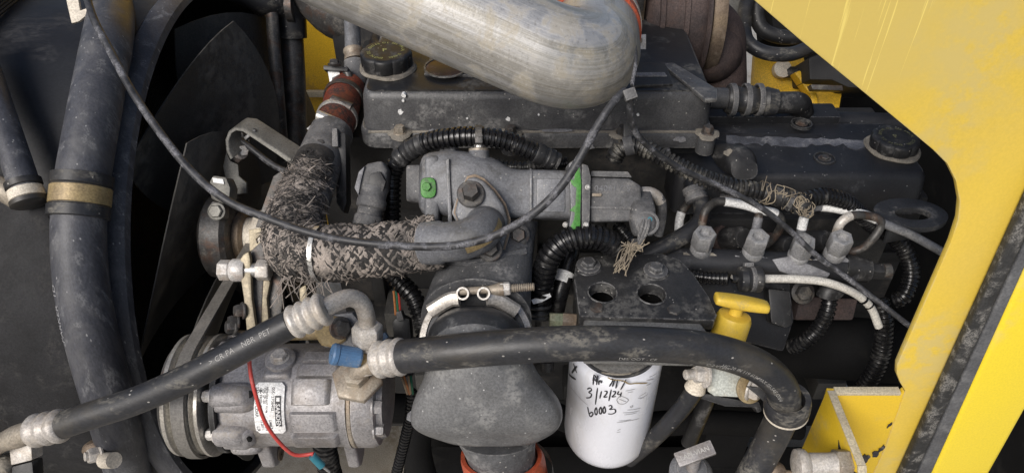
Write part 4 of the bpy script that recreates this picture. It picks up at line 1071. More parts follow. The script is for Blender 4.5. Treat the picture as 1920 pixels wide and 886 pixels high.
sa_ = thing('steel_strap', 'hooked flat steel strap with a bolt and cable tie near the fan', 'bracket', P(440, 330, 1.08))
hook = [(560, 306), (520, 280), (480, 254), (458, 240), (440, 238), (428, 246), (422, 262), (424, 284), (432, 300)]
inner = [(437, 296), (430, 282), (429, 264), (434, 250), (443, 245), (455, 247), (478, 262), (520, 290), (556, 316)]
m = MB(); m.prism(cpts(hook + inner, 1.04), UP * .017 + RT * .010 + FW * .022); m.build('strap', M['steel_arm'], sa_, .0015)
m = MB(); m.prism(cpts([(429, 250), (450, 244), (468, 262), (468, 284), (446, 306), (432, 300), (424, 285)], 1.072), FW * .004); m.build('web', M['steel_dark'], sa_, .001)
m = MB(); m.prism(cpts([(424, 284), (432, 302), (446, 308), (448, 330), (462, 342), (462, 362), (444, 364), (424, 340), (418, 312)], 1.06), FW * .006); m.build('lower_arm', M['steel_arm'], sa_, .001)
bolt(sa_, P(450, 284, 1.07), (-FW * .7 + RT * .55), .0085, .016, M['steel_white'], 1.35)
m = MB(); m.obox(P(470, 252, 1.046), (RT * .6 + UP * .5) * .013, (RT * .5 - UP * .6) * .0035, FW * .003); m.build('cable_tie', M['loom'], sa_, .001)
m = MB(); m.tube([P(450, 262, 1.065), P(480, 285, 1.06), P(510, 308, 1.06), P(545, 325, 1.06)], .0045, 10, .006); m.build('cable', M['cable'], sa_)

# big upright coolant hose
bh_ = thing('radiator_hose', 'thick weathered black radiator hose running up in front of the shroud', 'hose', P(240, 900, 1.0))
def bd(py, off):
    lo_, hi_ = .6, 1.3
    for _ in range(40):
        dm = (lo_ + hi_) / 2; u = (443 - py) / F * dm
        # distance of the barrel's near side at this row
        if dm < 1.34 - math.sqrt(max(.436 ** 2 - u * u, 0.0)): lo_ = dm
        else: hi_ = dm
    return dm - off
HL = [(216, -40), (206, 50), (188, 150), (168, 260), (154, 345), (148, 420), (151, 510), (166, 605), (190, 700), (216, 790), (248, 910)]
pth = Path([P(x, y, bd(y, .034)) for x, y in HL], .012)
m = MB(); m.tube(None, .0293, 32, path=pth); m.build('hose', M['rubber_worn'], bh_)
cpos = min(range(200), key=lambda i: abs((lambda q: 443 - F * (q - CAM).dot(UP) / (q - CAM).dot(FW))(pth.pos(pth.L * i / 199)) - 366)) * pth.L / 199
c, T, N_, B = pth.at(cpos)
m = MB(); m.lathe([(.0294, -.026), (.0335, -.025), (.0338, -.013), (.0318, -.011), (.0318, .011), (.0338, .013), (.0335, .025), (.0294, .026)], c, T, 40); cr_ = m.build('clamp_rubber', M['rubber'], bh_)
m = MB(); m.lathe([(.0319, -.0105), (.0330, -.0095), (.0330, .0095), (.0319, .0105)], c, T, 40, cap=False); m.build('clamp_band', M['brass'], cr_)
gl = glyphs('PARKER  1D', .0125, .0)
gl = ([V((-q.x, -q.y)) for q in gl[0]], gl[1])
m = MB(); wrap(m, gl, pth, cpos + .165, -.62, .0293, 'h'); m.build('lettering', M['ink_grey'], bh_)

# short hose at the picture edge with cream clamp
sh_ = thing('short_hose', 'short black hose with cream clamp ending on a rusty pipe', 'hose', P(20, 420, .95))
pts_ = [P(-50, 60, .93), P(-20, 150, .90), P(8, 235, .875), P(40, 330, .86), P(50, 362, .858)]
m = MB(); m.tube(pts_, .0165, 22, .008); m.build('hose', M['rubber_worn'], sh_)
tdir = (pts_[-1] - pts_[-2]).normalized()
m = MB(); m.lathe([(.0168, 0), (.0195, .001), (.0195, .008), (.0175, .009)], P(42, 338, .86), tdir, 30); m.build('clamp_lip', M['rubber'], sh_)
m = MB(); m.lathe([(.0172, .010), (.0187, .011), (.0187, .022), (.0172, .023)], P(42, 338, .86), tdir, 30); m.build('clamp_band', M['cream'], sh_)
m = MB(); m.lathe([(.0165, .023), (.0200, .024), (.0200, .029), (.016, .031)], P(42, 338, .86), tdir, 30); m.build('clamp_lip', M['rubber'], sh_)
m = MB(); m.tube([P(-40, 345, .89), P(0, 352, .875), P(36, 372, .88)], .014, 16, .006); m.build('rusty_pipe', M['fitting'], sh_)

lp = thing('corner_pad', 'flat dark grey rubber sheet hanging under the short hose', 'rubber sheet', P(40, 900, .95))
def bps(x, y, off): return P(x, y, bd(y, off))
rows = []
for k in range(15):
    y = 372 + 40 * k; xe = [82, 92, 104, 114, 124, 136, 150, 164, 178, 192, 206, 220, 234, 248, 262][k]
    rows.append([bps(-60, y, .030), bps(xe - 20, y, .030), bps(xe, y, .026), bps(xe, y, .012), bps(-60, y, .012)])
M['sheet'] = mat('matt black rubber sheet', (.020, .020, .022), (.012, .012, .013), .7, 0, (.06, .058, .056), .42, 30, 0, (.3, .29, .27), -.085, 60, .4, 260, spec=.3)
m = MB(); m.grid(rows); m.build('sheet', M['sheet'], lp, angle=40)
# clip plate at the top, small bolts lower down
cpz = thing('clip_plate', 'small cream stamped clip plate at the top of the thick hose', 'clip', P(150, 40, .98))
m = MB(); m.holed(cpts([(118, -30), (172, -30), (170, 22), (148, 40), (134, 44), (126, 10)], .985), [cpts([(146, -4), (164, -8), (166, 14), (150, 20)], .985)], FW * .005); m.build('plate', M['cream'], cpz, .001)
bt = thing('edge_bolt', 'rusty hex bolt and cream clamp at the lower end of thick hose', 'bolt', P(190, 850, .95))
bolt(bt, P(188, 850, .94), (RT * -.6 - FW * .6), .010, .014, M['crimp'], 1.3, stub=.004)
m = MB(); m.ball(P(183, 842, .955), .016, sc=(1.2, .8, .9), jit=.05); m.build('rust_lump', M['rust_band'], bt)
m = MB(); m.tube([P(196, 862, .935), P(214, 862, .92)], .010, 14, .004); m.build('clamp_end', M['cream'], bt)
# ------------------------------------------------------------------ air conditioning compressor
CO = P(560, 738, .872); CO.x = 0
cy_, cz_ = CO.y, CO.z
dC = .872
XC = lambda px: S(px - 960, dC - .045)       # x from photo column on the near side
ac = thing('compressor', 'cast aluminium air conditioning compressor with lugs, label and grooved pulley', 'compressor', V((XC(560), cy_, cz_ - .065)))
AXO = V((0, cy_, cz_))
RB = .059
def rad(t, h): return 1 + .012 * math.cos(6 * t)
m = MB(); m.lathe([(.040, XC(408)), (.055, XC(412)), (.060, XC(425)), (.061, XC(470)), (.058, XC(490)), (.0585, XC(560)), (.0585, XC(640)), (.0605, XC(646)), (.0605, XC(652))], AXO, RT, 60, lob=rad); m.build('body', M['alu_cast'], ac, angle=40)
m = MB(); m.lathe([(.0595, XC(653)), (.0605, XC(655)), (.0605, XC(660)), (.0595, XC(662))], AXO, RT, 60); m.build('gasket', M['fitting'], ac)
m = MB(); m.lathe([(.060, XC(662)), (.060, XC(690)), (.057, XC(702)), (.050, XC(706)), (.048, XC(716)), (.03, XC(720)), (0, XC(720))], AXO, RT, 60, lob=lambda t, h: 1 + .02 * math.cos(5 * t + .4)); m.build('rear_head', M['alu_cast'], ac, angle=40)
def onbody(px, deg, r):
    """point on the compressor: photo column and angle above the viewer-facing line"""
    t = R(deg); n = -FW * math.cos(t) + UP * math.sin(t)
    return V((XC(px), cy_, cz_)) + n * r, n
# raised casting pads
def padb(px0, px1, a0, a1, h, name='pad', mt='alu_cast'):
    mm = MB(); rows = []
    for (px, hh) in ((px0 - 6, -.003), (px0, h * .8), (px0 + 5, h), (px1 - 5, h), (px1, h * .8), (px1 + 6, -.003)):
        row = []
        for (k, e) in ((-.12, -.003), (0, hh), (.1, hh), (.35, hh), (.65, hh), (.9, hh), (1, hh), (1.12, -.003)):
            row.append(onbody(px, a0 + (a1 - a0) * k, RB + min(e, hh))[0])
        rows.append(row)
    mm.grid(rows, closed=False); return mm.build(name, M[mt], ac, angle=60)
padb(568, 636, 48, 60, .0035); padb(562, 634, 30, 42, .005)
padb(556, 620, 2, 26, .006); padb(552, 632, -28, -8, .005); padb(548, 630, -54, -36, .005)
padb(500, 545, 30, 62, .003)
# lugs at the front flange, with through bolts
for (deg, L0, L1, rr) in ((58, 404, 440, .062), (10, 408, 486, .060), (-34, 408, 470, .060), (105, 404, 440, .062), (-75, 420, 480, .056), (150, 404, 440, .062)):
    c, n = onbody(400, deg, rr); tn = RT.cross(n)
    m = MB()
    a = V((XC(L0), 0, 0)); b = V((XC(L1), 0, 0))
    base = V((0, cy_, cz_)) + n * rr
    m.loft([(base + a, tn * .011, n * .010, 2.6), (base + a + (b - a) * .15, tn * .013, n * .012, 2.6), (base + a + (b - a) * .75, tn * .0125, n * .011, 2.6), (base + b - n * .004, tn * .010, n * .006, 2.4)], 20, sub=3); lg_ = m.build('lug', M['alu_cast'], ac, angle=45)
    bolt(lg_, base + a, V((-1, 0, 0)), .0068, .010, M['steel_white'], 1.35)
# front housing blocks with dark discs that paint the shade inside drilled holes
for (a0, px0, px1) in ((8, 416, 488), (-40, 420, 478)):
    c0, n = onbody(px0, a0, .052); c1, n1 = onbody(px1, a0, .052); tn = RT.cross(n)
    m = MB(); m.loft([(c0, tn * .016, n * .016, 4), (c0.lerp(c1, .7), tn * .0165, n * .0165, 4), (c1, tn * .012, n * .008, 3)], 24, sub=3); fb_ = m.build('front_block', M['alu_cast'], ac, .001)
    for q_ in (.55, .86):
        m = MB(); p_ = c0.lerp(c1, q_) + n * (.0150 if q_ < .7 else .0115) - tn * .004
        m.lathe([(.0042, 0), (.0042, .0022), (.0034, .0026)], p_, n, 16); m.build('hole_shade', M['deep'], fb_)
# mounting feet below and ear above
def foot(px0, px1, name):
    mm = MB(); y = cy_ - .028
    pr = [(y - .022, cz_ - .030), (y + .02, cz_ - .035), (y + .02, cz_ - .078), (y + .006, cz_ - .088), (y - .012, cz_ - .086), (y - .022, cz_ - .074)]
    mm.prism([V((XC(px0), a, b)) for a, b in pr], V((XC(px1) - XC(px0), 0, 0)))
    return mm.build(name, M['alu_cast'], ac, .005, 3)
foot(460, 488, 'mounting_foot'); foot(632, 656, 'mounting_foot')
m = MB(); m.ring([(.004, 0), (.010, 0), (.010, .002), (.004, .002)], V((XC(489), cy_ - .03, cz_ - .072)), RT, 18); m.build('foot_bush', M['rust_band'], ac)
c, n = onbody(523, 50, RB - .002)
m = MB(); m.lathe([(.0175, 0), (.0165, .006), (.013, .008), (0, .008)], c, n, 26); m.build('plug_boss', M['alu_cast'], ac)
bolt(ac, c + n * .008, n, .0088, .006, M['crimp'], 1.25, 'plug_bolt')
# rear head bolts and boss
for px, deg in ((706, -4), (712, -38)):
    c, n = onbody(px, deg, .051); bolt(ac, V((XC(700), c.y, c.z)), RT, .0078, .011, M['alu_cast'], 1.3)
# ear with bolt at the top
m = MB(); q = P(630, 615, .83); m.prism(cpts([(606, 600), (618, 590), (660, 585), (672, 600), (672, 650), (606, 652)], .835), FW * .022); m.build('ear', M['egr'], ac, .003)
m = MB(); m.lathe([(.0185, 0), (.0185, .005), (.016, .007)], P(622, 620, .832), (-FW + RT * .2), 8); m.build('ear_washer', M['brass'], ac)
bolt(ac, P(638, 614, .826), (-FW * .8 + RT * .5), .0095, .012, M['steel_dark'], 1.35)
m = MB(); m.tube([P(540, 624, .845), P(606, 622, .84)], .0085, 14, .01); m.build('spacer_tube', M['brass'], ac)
# discharge port, hex collar, blue service cap
m = MB(); m.lathe([(.0285, 0), (.0285, .007), (.025, .009), (.014, .0095), (.0135, .02)], P(672, 712, .812), (UP * .55 - FW * .85), 6, rot=.35); m.build('port_hex', M['fitting'], ac, .001)
m = MB(); m.tube([P(668, 700, .80), P(680, 690, .795), P(706, 679, .79)], .0105, 18, .004); m.build('port_elbow', M['fitting'], ac)
m = MB(); m.tube([P(690, 700, .80), P(686, 660, .80), P(690, 640, .80)], .013, 20, .005); m.build('port_neck', M['crimp'], ac)
cax = (P(632, 664, .775) - P(676, 671, .785)).normalized()
m = MB(); m.lathe([(.0095, 0), (.0105, .002), (.0105, .024), (.0114, .025), (.0114, .029), (.0100, .031), (.0025, .031), (.002, .027), (0, .027)], P(676, 671, .785), cax, 48, lob=lambda t, h: 1 + (.035 * math.cos(24 * t) if .003 < h < .0245 else 0)); m.build('service_cap', M['blue'], ac, angle=30)
m = MB(); m.tube([P(674, 671, .786), P(700, 678, .795)], .007, 12, .01); m.build('valve_stem', M['brass'], ac)
# grooved clutch pulley
m = MB()
pf = [(.052, XC(392) - .012), (.066, XC(392) - .012)]
x_ = XC(330)
prof = [(.030, XC(338)), (.058, XC(336)), (.069, XC(338)), (.070, XC(346))]
for k in range(6):
    xx = XC(348) + (XC(398) - XC(348)) * k / 6; w = (XC(398) - XC(348)) / 6
    prof += [(.068, xx), (.0635, xx + w * .5), (.068, xx + w * .98)]
prof += [(.070, XC(400)), (.070, XC(406)), (.066, XC(409)), (.050, XC(409))]
m.lathe(prof, V((-.012, cy_, cz_)), RT, 72); m.build('pulley', M['pulley'], ac, angle=50)
m = MB(); m.lathe([(.0, XC(318)), (.050, XC(318)), (.060, XC(326)), (.062, XC(338))], V((-.012, cy_, cz_)), RT, 60); m.build('clutch_plate', M['steel_dark'], ac)
m = MB(); m.lathe([(.066, XC(404)), (.066, XC(414)), (.05, XC(415))], V((0, cy_, cz_)), RT, 60); m.build('clutch_coil', M['plastic'], ac)

# paper label bent round the body
lp_ = Path([V((XC(400), cy_, cz_)), V((XC(740), cy_, cz_))], .01)
RL = .0598
sx_ = XC(513) - XC(400)
m = MB()
wl, hl = S(56, dC - .05), .058
vs = []; nn = 14
aoff = R(-4)
for i in range(nn + 1):
    for j in range(5):
        xx = -wl / 2 + wl * j / 4; yy = -hl / 2 + hl * i / nn
        ins = .004 if i in (0, nn) else 0
        c, T, N_, B = lp_.at(sx_ + min(max(xx, -wl / 2 + ins), wl / 2 - ins))
        a = aoff + yy / RL
        vs.append(c + (N_ * math.cos(a) + B * math.sin(a)) * (RL + .0012))
m.add(vs, [[i * 5 + j, i * 5 + j + 1, (i + 1) * 5 + j + 1, (i + 1) * 5 + j] for i in range(nn) for j in range(4)])
lb = m.build('paper_label', M['label'], ac); lb['label'] = 'white paper label with black bar and small print'
def on_label(g, x, y, mt, eps):
    """x along the pulley axis (m from label centre), y down from the label's top edge"""
    mm = MB(); wrap(mm, g, lp_, sx_ + x, aoff + (hl / 2 - y) / RL, RL, 'v', eps=eps); return mm.build('lettering', mt, lb)
def rectg(w, h, n=8):
    vs = []; fs = []
    for i in range(n + 1): vs += [V((w * i / n, 0)), V((w * i / n, h))]
    fs = [[2 * i, 2 * i + 2, 2 * i + 3, 2 * i + 1] for i in range(n)]
    return vs, fs
on_label(rectg(.034, .0068, 14), .0064, .014, M['ink'], .0015)
on_label(glyphs('SANDEN', .0068, .00012), .0075, .0225, M['label'], .0018)
on_label(rectg(.004, .0036, 3), .0080, .0160, M['label'], .0018)
for (tx, x, y, s_) in (('00512708402', .0025, .005, .0046), ('REFRIGERANT R134a', -.0035, .005, .0030), ('OIL SP-20', -.0065, .006, .0040), ('FRIENDLY', -.0105, .013, .0042), ('SANDEN CORP.', -.0150, .005, .0046), ('U4867', -.0005, .040, .0042), ('DC 24V', -.0055, .041, .0040), ('11.2011', -.0095, .040, .0038), ('L.R.', -.0148, .048, .0050)):
    on_label(glyphs(tx, s_, .00005), x, y, M['ink'], .0015)
st_ = strokes([[(math.cos(R(a)) * .003, math.sin(R(a)) * .003), (-math.cos(R(a)) * .003, -math.sin(R(a)) * .003)] for a in (0, 60, 120)], .0009)
on_label(st_, -.0095, .009, M['ink'], .0015)

# red wire across the compressor with teal end sleeve
rw = thing('red_wire', 'thin red wire hanging across the compressor to a teal sleeve', 'wire', P(585, 860, .80))
wp = [P(466, 655, .765), P(470, 700, .768), P(481, 745, .772), P(497, 790, .785), P(520, 824, .80), P(548, 850, .81), P(572, 852, .815), P(588, 849, .815), P(586, 856, .815)]
m = MB(); m.tube(wp, .0021, 10, .005); m.build('wire', M['red'], rw)
m = MB(); m.tube([P(585, 853, .814), P(604, 873, .82)], .0046, 12, .004); m.build('sleeve', M['teal'], rw)
m = MB(); m.tube([P(603, 872, .82), P(618, 884, .825)], .0016, 8, .004); m.build('bare_tip', M['steel'], rw)

# ------------------------------------------------------------------ drive belt and idler
bl = thing('drive_belt', 'worn grey drive belt running up from the compressor pulley', 'belt', V((XC(380), cy_, cz_ - .07)))
bx0 = XC(372) - .012
uc = V((0, P(0, 400, 1.20).y, P(0, 400, 1.20).z)); lc_ = V((0, cy_, cz_))
dv = (uc - lc_); L_ = dv.length; e1 = dv.normalized(); e2 = V((0, -e1.z, e1.y)); r1, r2 = .0690, .045
pts = []
phi = math.asin((r1 - r2) / L_)
for k in range(25):
    a = PI / 2 - phi + (PI + 2 * phi) * k / 24
    a = (PI / 2 - phi) + (2 * PI - 2 * (PI / 2 - phi)) * k / 24
    pts.append(lc_ + (e1 * math.cos(a) + e2 * math.sin(a)) * r1)
for k in range(19):
    a = -(PI / 2 - phi) + 2 * (PI / 2 - phi) * k / 18
    pts.append(uc + (e1 * math.cos(a) + e2 * math.sin(a)) * r2)
ctr = sum(pts, V()) / len(pts)
rows = []
for i, p in enumerate(pts):
    t = (pts[(i + 1) % len(pts)] - pts[i - 1]).normalized(); nrm = V((0, t.z, -t.y))
    if nrm.dot(p - (lc_ if i < 25 else uc)) < 0: nrm = -nrm
    rows.append([p + V((bx0 - .007, 0, 0)), p + V((bx0 + .007, 0, 0)), p + V((bx0 + .007, 0, 0)) + nrm * .0035, p + V((bx0 - .007, 0, 0)) + nrm * .0035])
m = MB(); rows.append(rows[0]); m.grid(rows, True, False, False); m.build('belt', M['belt'], bl, weld=True)
ip = thing('idler_pulley', 'dark idler pulley at the top of the drive belt', 'pulley', uc + V((bx0, 0, -.05)))
m = MB(); m.lathe([(0, bx0 - .016), (.040, bx0 - .016), (.048, bx0 - .015), (.048, bx0 - .013), (.0445, bx0 - .012), (.0445, bx0 + .012), (.048, bx0 + .013), (.048, bx0 + .015), (.02, bx0 + .016), (0, bx0 + .016)], uc, RT, 48); m.build('wheel', M['steel_dark'], ip)

# ------------------------------------------------------------------ compressor mounting bracket with long bolt
mb_ = thing('mounting_bracket', 'steel compressor bracket plates joined by a long spacer bolt', 'bracket', P(480, 610, .90))
o = P(412, 506, .88)
m = MB(); m.lathe([(.0125, 0), (.0125, .012), (.0105, .0135)], o, RT, 6, rot=.2); m.build('bolt_head', M['steel_white'], mb_, .001)
m = MB(); m.lathe([(.0118, .0135), (.0135, .016), (.0135, .028), (.012, .031)], o, RT, 24); m.build('spacer', M['steel_white'], mb_)
m = MB(); m.lathe([(.0085, .03), (.0085, .054)], o, RT, 16); m.build('shank', M['steel'], mb_)
m = MB(); m.lathe([(.0128, .0445), (.0128, .0585), (.011, .060)], o, RT, 6, rot=.5); m.build('hex_nut', M['crimp'], mb_, .001)
def sideplate(pts, px, d, th, mt, name='plate'):
    """plate lying in an upright fore-aft plane, outline given as photo points on that plane"""
    xx = P(px, 506, d).x
    mm = MB(); mm.prism([PX(x, y, xx) for x, y in pts], V((th, 0, 0))); return mm.build(name, mt, mb_, .0012)
def oplate(pts, d0, d1, th, mt, name):
    mm = MB(); n = len(pts); ds_ = [d0 + (d1 - d0) * (y - pts[0][1]) / max(1, pts[-1][1] - pts[0][1]) for x, y in pts]
    mm.prism([P(x, y, d) for (x, y), d in zip(pts, ds_)], RT * th + FW * .016); return mm.build(name, mt, mb_, .0015)
m = MB(); m.prism(cpts([(450, 486), (456, 477), (466, 472), (469, 486), (470, 520), (472, 560), (479, 612), (482, 640), (464, 640), (457, 560), (451, 520)], .872), FW * .008 + UP * .002); m.build('plate_edge', M['gold'], mb_, .0015)
m = MB(); m.prism(cpts([(463, 480), (474, 466), (494, 448), (508, 450), (506, 470), (496, 486), (492, 560), (488, 640), (474, 640), (468, 560)], .884), FW * .03); m.build('plate', M['steel_dark'], mb_, .002)
m = MB(); m.prism(cpts([(492, 520), (502, 512), (506, 530), (500, 560), (504, 604), (490, 616), (488, 560)], .885), FW * .012); m.build('plate_edge', M['gold'], mb_, .0015)
m = MB(); m.prism(cpts([(502, 512), (528, 506), (530, 560), (526, 600), (504, 606), (500, 560), (506, 530)], .893), FW * .012); m.build('plate', M['steel_dark'], mb_, .002)
m = MB(); m.holed(cpts([(466, 430), (496, 426), (500, 400), (505, 430), (500, 452), (468, 472)], .93), [cpts([(480, 448), (488, 440), (494, 442), (490, 452), (482, 456)], .93)], FW * .006); m.build('slotted_tab', M['gold'], mb_, .001)
m = MB(); m.prism(cpts([(478, 426), (496, 426), (540, 330), (530, 318), (512, 330)], .965), FW * .01); m.build('upright', M['steel_dark'], mb_, .002)
for px, py in ((456, 582), (445, 602), (440, 612)):
    bolt(mb_, P(px, py, .875), (RT * -.7 - FW * .5), .008, .010, M['steel_dark'], 1.3)
m = MB(); m.prism(cpts([(560, 540), (574, 532), (578, 570), (562, 574)], .90), FW * .01); m.build('lug', M['gold'], mb_, .003)

# ------------------------------------------------------------------ left air conditioning hose
lh = thing('discharge_hose', 'dusty rubber hose rising from lower left to the compressor elbow', 'hose', P(20, 860, .78))
hp = [P(98, 803, .765), P(170, 778, .757), P(250, 752, .75), P(330, 718, .742), P(400, 683, .736), P(470, 645, .732), P(546, 606, .728)]
pth = Path(hp, .008)
m = MB(); m.tube(None, .0142, 30, path=pth); m.build('hose', M['rubber'], lh)
for (tx, px) in (('> CR PA', 408), ('NBR', 466), ('PET', 499)):
    s_ = min(range(300), key=lambda i: abs(960 + F * (pth.pos(pth.L * i / 299) - CAM).x / (pth.pos(pth.L * i / 299) - CAM).dot(FW) - px)) * pth.L / 299
    m = MB(); wrap(m, glyphs(tx, .0078, -.00012), pth, s_, .02, .0142, 'h'); m.build('lettering', M['ink_white'], lh)
def ferrule(par, p, q, r, ribs, mt='crimp'):
    ax = (q - p); L = ax.length; prof = [(r * .9, 0)]
    for k in range(ribs):
        a, b = L * k / ribs, L * (k + 1) / ribs; w = b - a
        prof += [(r * .96, a + w * .04), (r * 1.1, a + w * .3), (r * 1.13, a + w * .5), (r * 1.1, a + w * .7), (r * .97, a + w * .96)]
    prof += [(r * .85, L)]
    mm = MB(); mm.lathe(prof, p, ax, 32); return mm.build('ferrule', M[mt], par, angle=60)
ferrule(lh, P(546, 606, .728), P(612, 576, .726), .0152, 4)
ferrule(lh, P(120, 796, .762), P(60, 808, .77), .0155, 3)
m = MB(); m.tube([P(604, 580, .728), P(630, 566, .74), P(655, 558, .752), P(676, 566, .765), P(686, 588, .778), P(689, 612, .788)], .0092, 20, .004); m.build('elbow', M['crimp'], lh)
m = MB(); m.lathe([(.0125, 0), (.0165, .004), (.0165, .022), (.0145, .026)], P(688, 606, .785), (P(690, 650, .80) - P(688, 606, .785)), 6, rot=.25); m.build('hex_nut', M['crimp'], lh, .001)
m = MB(); m.lathe([(.013, .026), (.0142, .028), (.0132, .030), (.0142, .032), (.0132, .034), (.0142, .036), (.0125, .038)], P(688, 606, .785), (P(690, 650, .80) - P(688, 606, .785)), 24); m.build('threads', M['crimp'], lh)
m = MB(); m.tube([P(66, 806, .77), P(20, 822, .785), P(-40, 846, .80)], .0115, 18, .005, rf=lambda t, L: .0105 + .002 * math.sin(t * 60) ** 2); m.build('end_fitting', M['fitting'], lh)
m = MB(); m.tube([P(-20, 812, .80), P(-60, 830, .81)], .022, 18, .006); m.build('end_block', M['fitting'], lh)
m = MB(); m.prism(cpts([(16, 836), (58, 826), (60, 862), (20, 872)], .80), FW * .02); m.build('square_nut', M['crimp'], lh, .002)
m = MB(); m.prism(cpts([(20, 874), (60, 864), (66, 930), (24, 930)], .805), FW * .02); m.build('lower_fitting', M['plastic'], lh, .003)
m = MB(); m.ball(P(8, 870, .81), .012, jit=.08); m.build('mud_lump', M['tan_dust'], lh)

# ------------------------------------------------------------------ right air conditioning hose
rh = thing('suction_hose', 'thick dusty rubber hose crossing in front of the white filter and bending down', 'hose', P(1400, 900, .85))
hp = [P(752, 668, .772), P(830, 660, .755), P(920, 652, .742), P(1020, 645, .735), P(1120, 643, .735), P(1220, 645, .74), P(1310, 652, .75), P(1380, 668, .762), P(1432, 692, .775), P(1464, 724, .79), P(1470, 756, .81), P(1462, 790, .832), P(1438, 838, .85), P(1405, 900, .87), P(1380, 950, .89)]
pth = Path(hp, .007)
m = MB(); m.tube(None, .0176, 34, path=pth); m.build('hose', M['rubber'], rh)
def arc_at(path, px, lo=0, hi=1):
    return min((lo + (hi - lo) * i / 399 for i in range(400)), key=lambda k: abs(960 + F * (path.pos(path.L * k) - CAM).x / (path.pos(path.L * k) - CAM).dot(FW) - px)) * path.L
for (tx, px, an) in (('DEL OOT - CF', 1155, -.95), ('C-2 VTVO', 1318, -.95), ('HC-20 IN 119 6UJ MAX-SEI-SAE J2064', 1345, -.78)):
    m = MB(); wrap(m, glyphs(tx, .0060, -.00008), pth, arc_at(pth, px, 0, .66), an, .0176, 'h'); m.build('lettering', M['ink_white'], rh)
m = MB(); wrap(m, glyphs('HEL 007', .0070, -.0001), pth, pth.L * .905, -.2, .0176, 'h'); m.build('lettering', M['ink_white'], rh)
ferrule(rh, P(758, 667, .771), P(706, 674, .785), .0178, 3)
# rubber cushioned loop clamp at the bend
pc = thing('loop_clamp', 'rubber cushioned loop clamp round the bend of the thick hose', 'clamp', P(1475, 790, .83))
c, T, N_, B = pth.at(arc_at(pth, 1470, .6, .75))
c = P(1476, 757, .812)
ax = (P(1462, 800, .835) - P(1472, 735, .795)).normalized()
m = MB(); m.ring([(.0178, -.010), (.0235, -.011), (.0245, -.006), (.0245, .006), (.0235, .011), (.0178, .010)], c, ax, 44); m.build('cushion', M['rubber'], pc, angle=50)
m = MB(); m.ring([(.0185, .0112), (.0238, .0112), (.0238, .0138), (.0185, .0138)], c, ax, 44); m.build('white_edge', M['cream'], pc)
m = MB(); m.prism(cpts([(1400, 724), (1440, 728), (1456, 748), (1450, 762), (1436, 756), (1424, 744)], .815), FW * .006); m.build('strap', M['plastic'], pc, .001)
# ------------------------------------------------------------------ filter head casting
M['head'] = mat('oily black casting', (.030, .030, .031), (.019, .019, .020), .46, 0, (.16, .155, .145), .42, 20, .04, (.42, .41, .39), -.075, 60, .35, 380, edge=(.26, .255, .25), speck=.3)
HZ = .996
fh = thing('filter_head', 'black cast filter head with two round holes above the white filter', 'filter head', PZ(1200, 560, HZ) - V((0, 0, .06)))
zp = lambda x, y, z=HZ: PZ(x, y, z)
outer = [zp(*q) for q in ((1086, 592), (1076, 520), (1079, 494), (1090, 484), (1120, 478), (1240, 474), (1275, 486), (1300, 512), (1330, 556), (1345, 590), (1340, 600))]
Xv, Yv = V((1, 0, 0)), V((0, 1, 0))
holes = [circle(zp(1130, 548), Xv, Yv, .0165, 24), circle(zp(1222, 551), Xv, Yv, .0165, 24)]
m = MB(); m.holed(outer, holes, V((0, 0, -.016))); m.build('casting', M['head'], fh, .0025, 2)
m = MB(); m.box(tuple(zp(1092, 590) + V((0, 0, -.085))), tuple(zp(1290, 500) + V((0, 0, -.055)))); m.build('shade_backing', M['deep'], fh)  # near-black block added so the holes above look deep and shaded
q0, q1 = zp(1086, 592), zp(1079, 492)
m = MB(); m.box((q0.x + .002, q0.y, HZ - .08), (q0.x + .012, q1.y, HZ - .0165)); m.box((q0.x + .012, q1.y - .012, HZ - .08), (zp(1280, 492).x, q1.y - .002, HZ - .0165)); m.build('skirt', M['head'], fh, .003)
for c in (zp(1130, 548), zp(1222, 551)):
    m = MB(); m.ring([(.0150, -.014), (.0160, -.014), (.0180, .0003), (.0168, .0012), (.0160, .0002)], c, V((0, 0, 1)), 32); m.build('hole_rim', M['head'], fh)
for px, py, r_ in ((1103, 500, .0092), (1229, 509, .0092)):
    m = MB(); m.lathe([(.0165, -.001), (.0158, .0008), (.0145, .0016), (0, .0016)], zp(px, py), V((0, 0, 1)), 30, lob=lambda t, h: 1 + .05 * math.sin(3 * t + px)); m.build('dirt_ring', M['head'], fh)
    bolt(fh, zp(px, py) + V((0, 0, .0022)), V((0, 0, 1)), r_, .008, M['cover'], 1.6)
# lighter adapter plate in front
AZ = .9895
ad = [PZ(*q, AZ) for q in ((1096, 650), (1094, 592), (1102, 582), (1285, 580), (1302, 588), (1334, 630), (1330, 655))]
m = MB(); m.prism(ad, V((0, 0, -.03))); m.build('adapter_plate', M['bracket'], fh, .004, 3)
for px, py in ((1118, 584), (1263, 588)):
    bolt(fh, PZ(px, py, AZ), V((0, 0, 1)), .0088, .009, M['steel_dark'], 1.6)
m = MB(); m.tube([P(1030, 599, .905), P(1056, 600, .905)], .0098, 6, .01); m.build('green_plug', M['greenzinc'], fh, .001)
m = MB(); m.tube([P(1054, 600, .905), P(1080, 602, .905)], .0105, 6, .01); m.build('plug_nut', M['fitting'], fh, .001)
m = MB(); m.lathe([(.0085, 0), (.0085, .012), (.006, .014)], P(1026, 676, .92), V((0, -.5, -1)), 14); m.build('drain_stub', M['steel_dark'], fh)

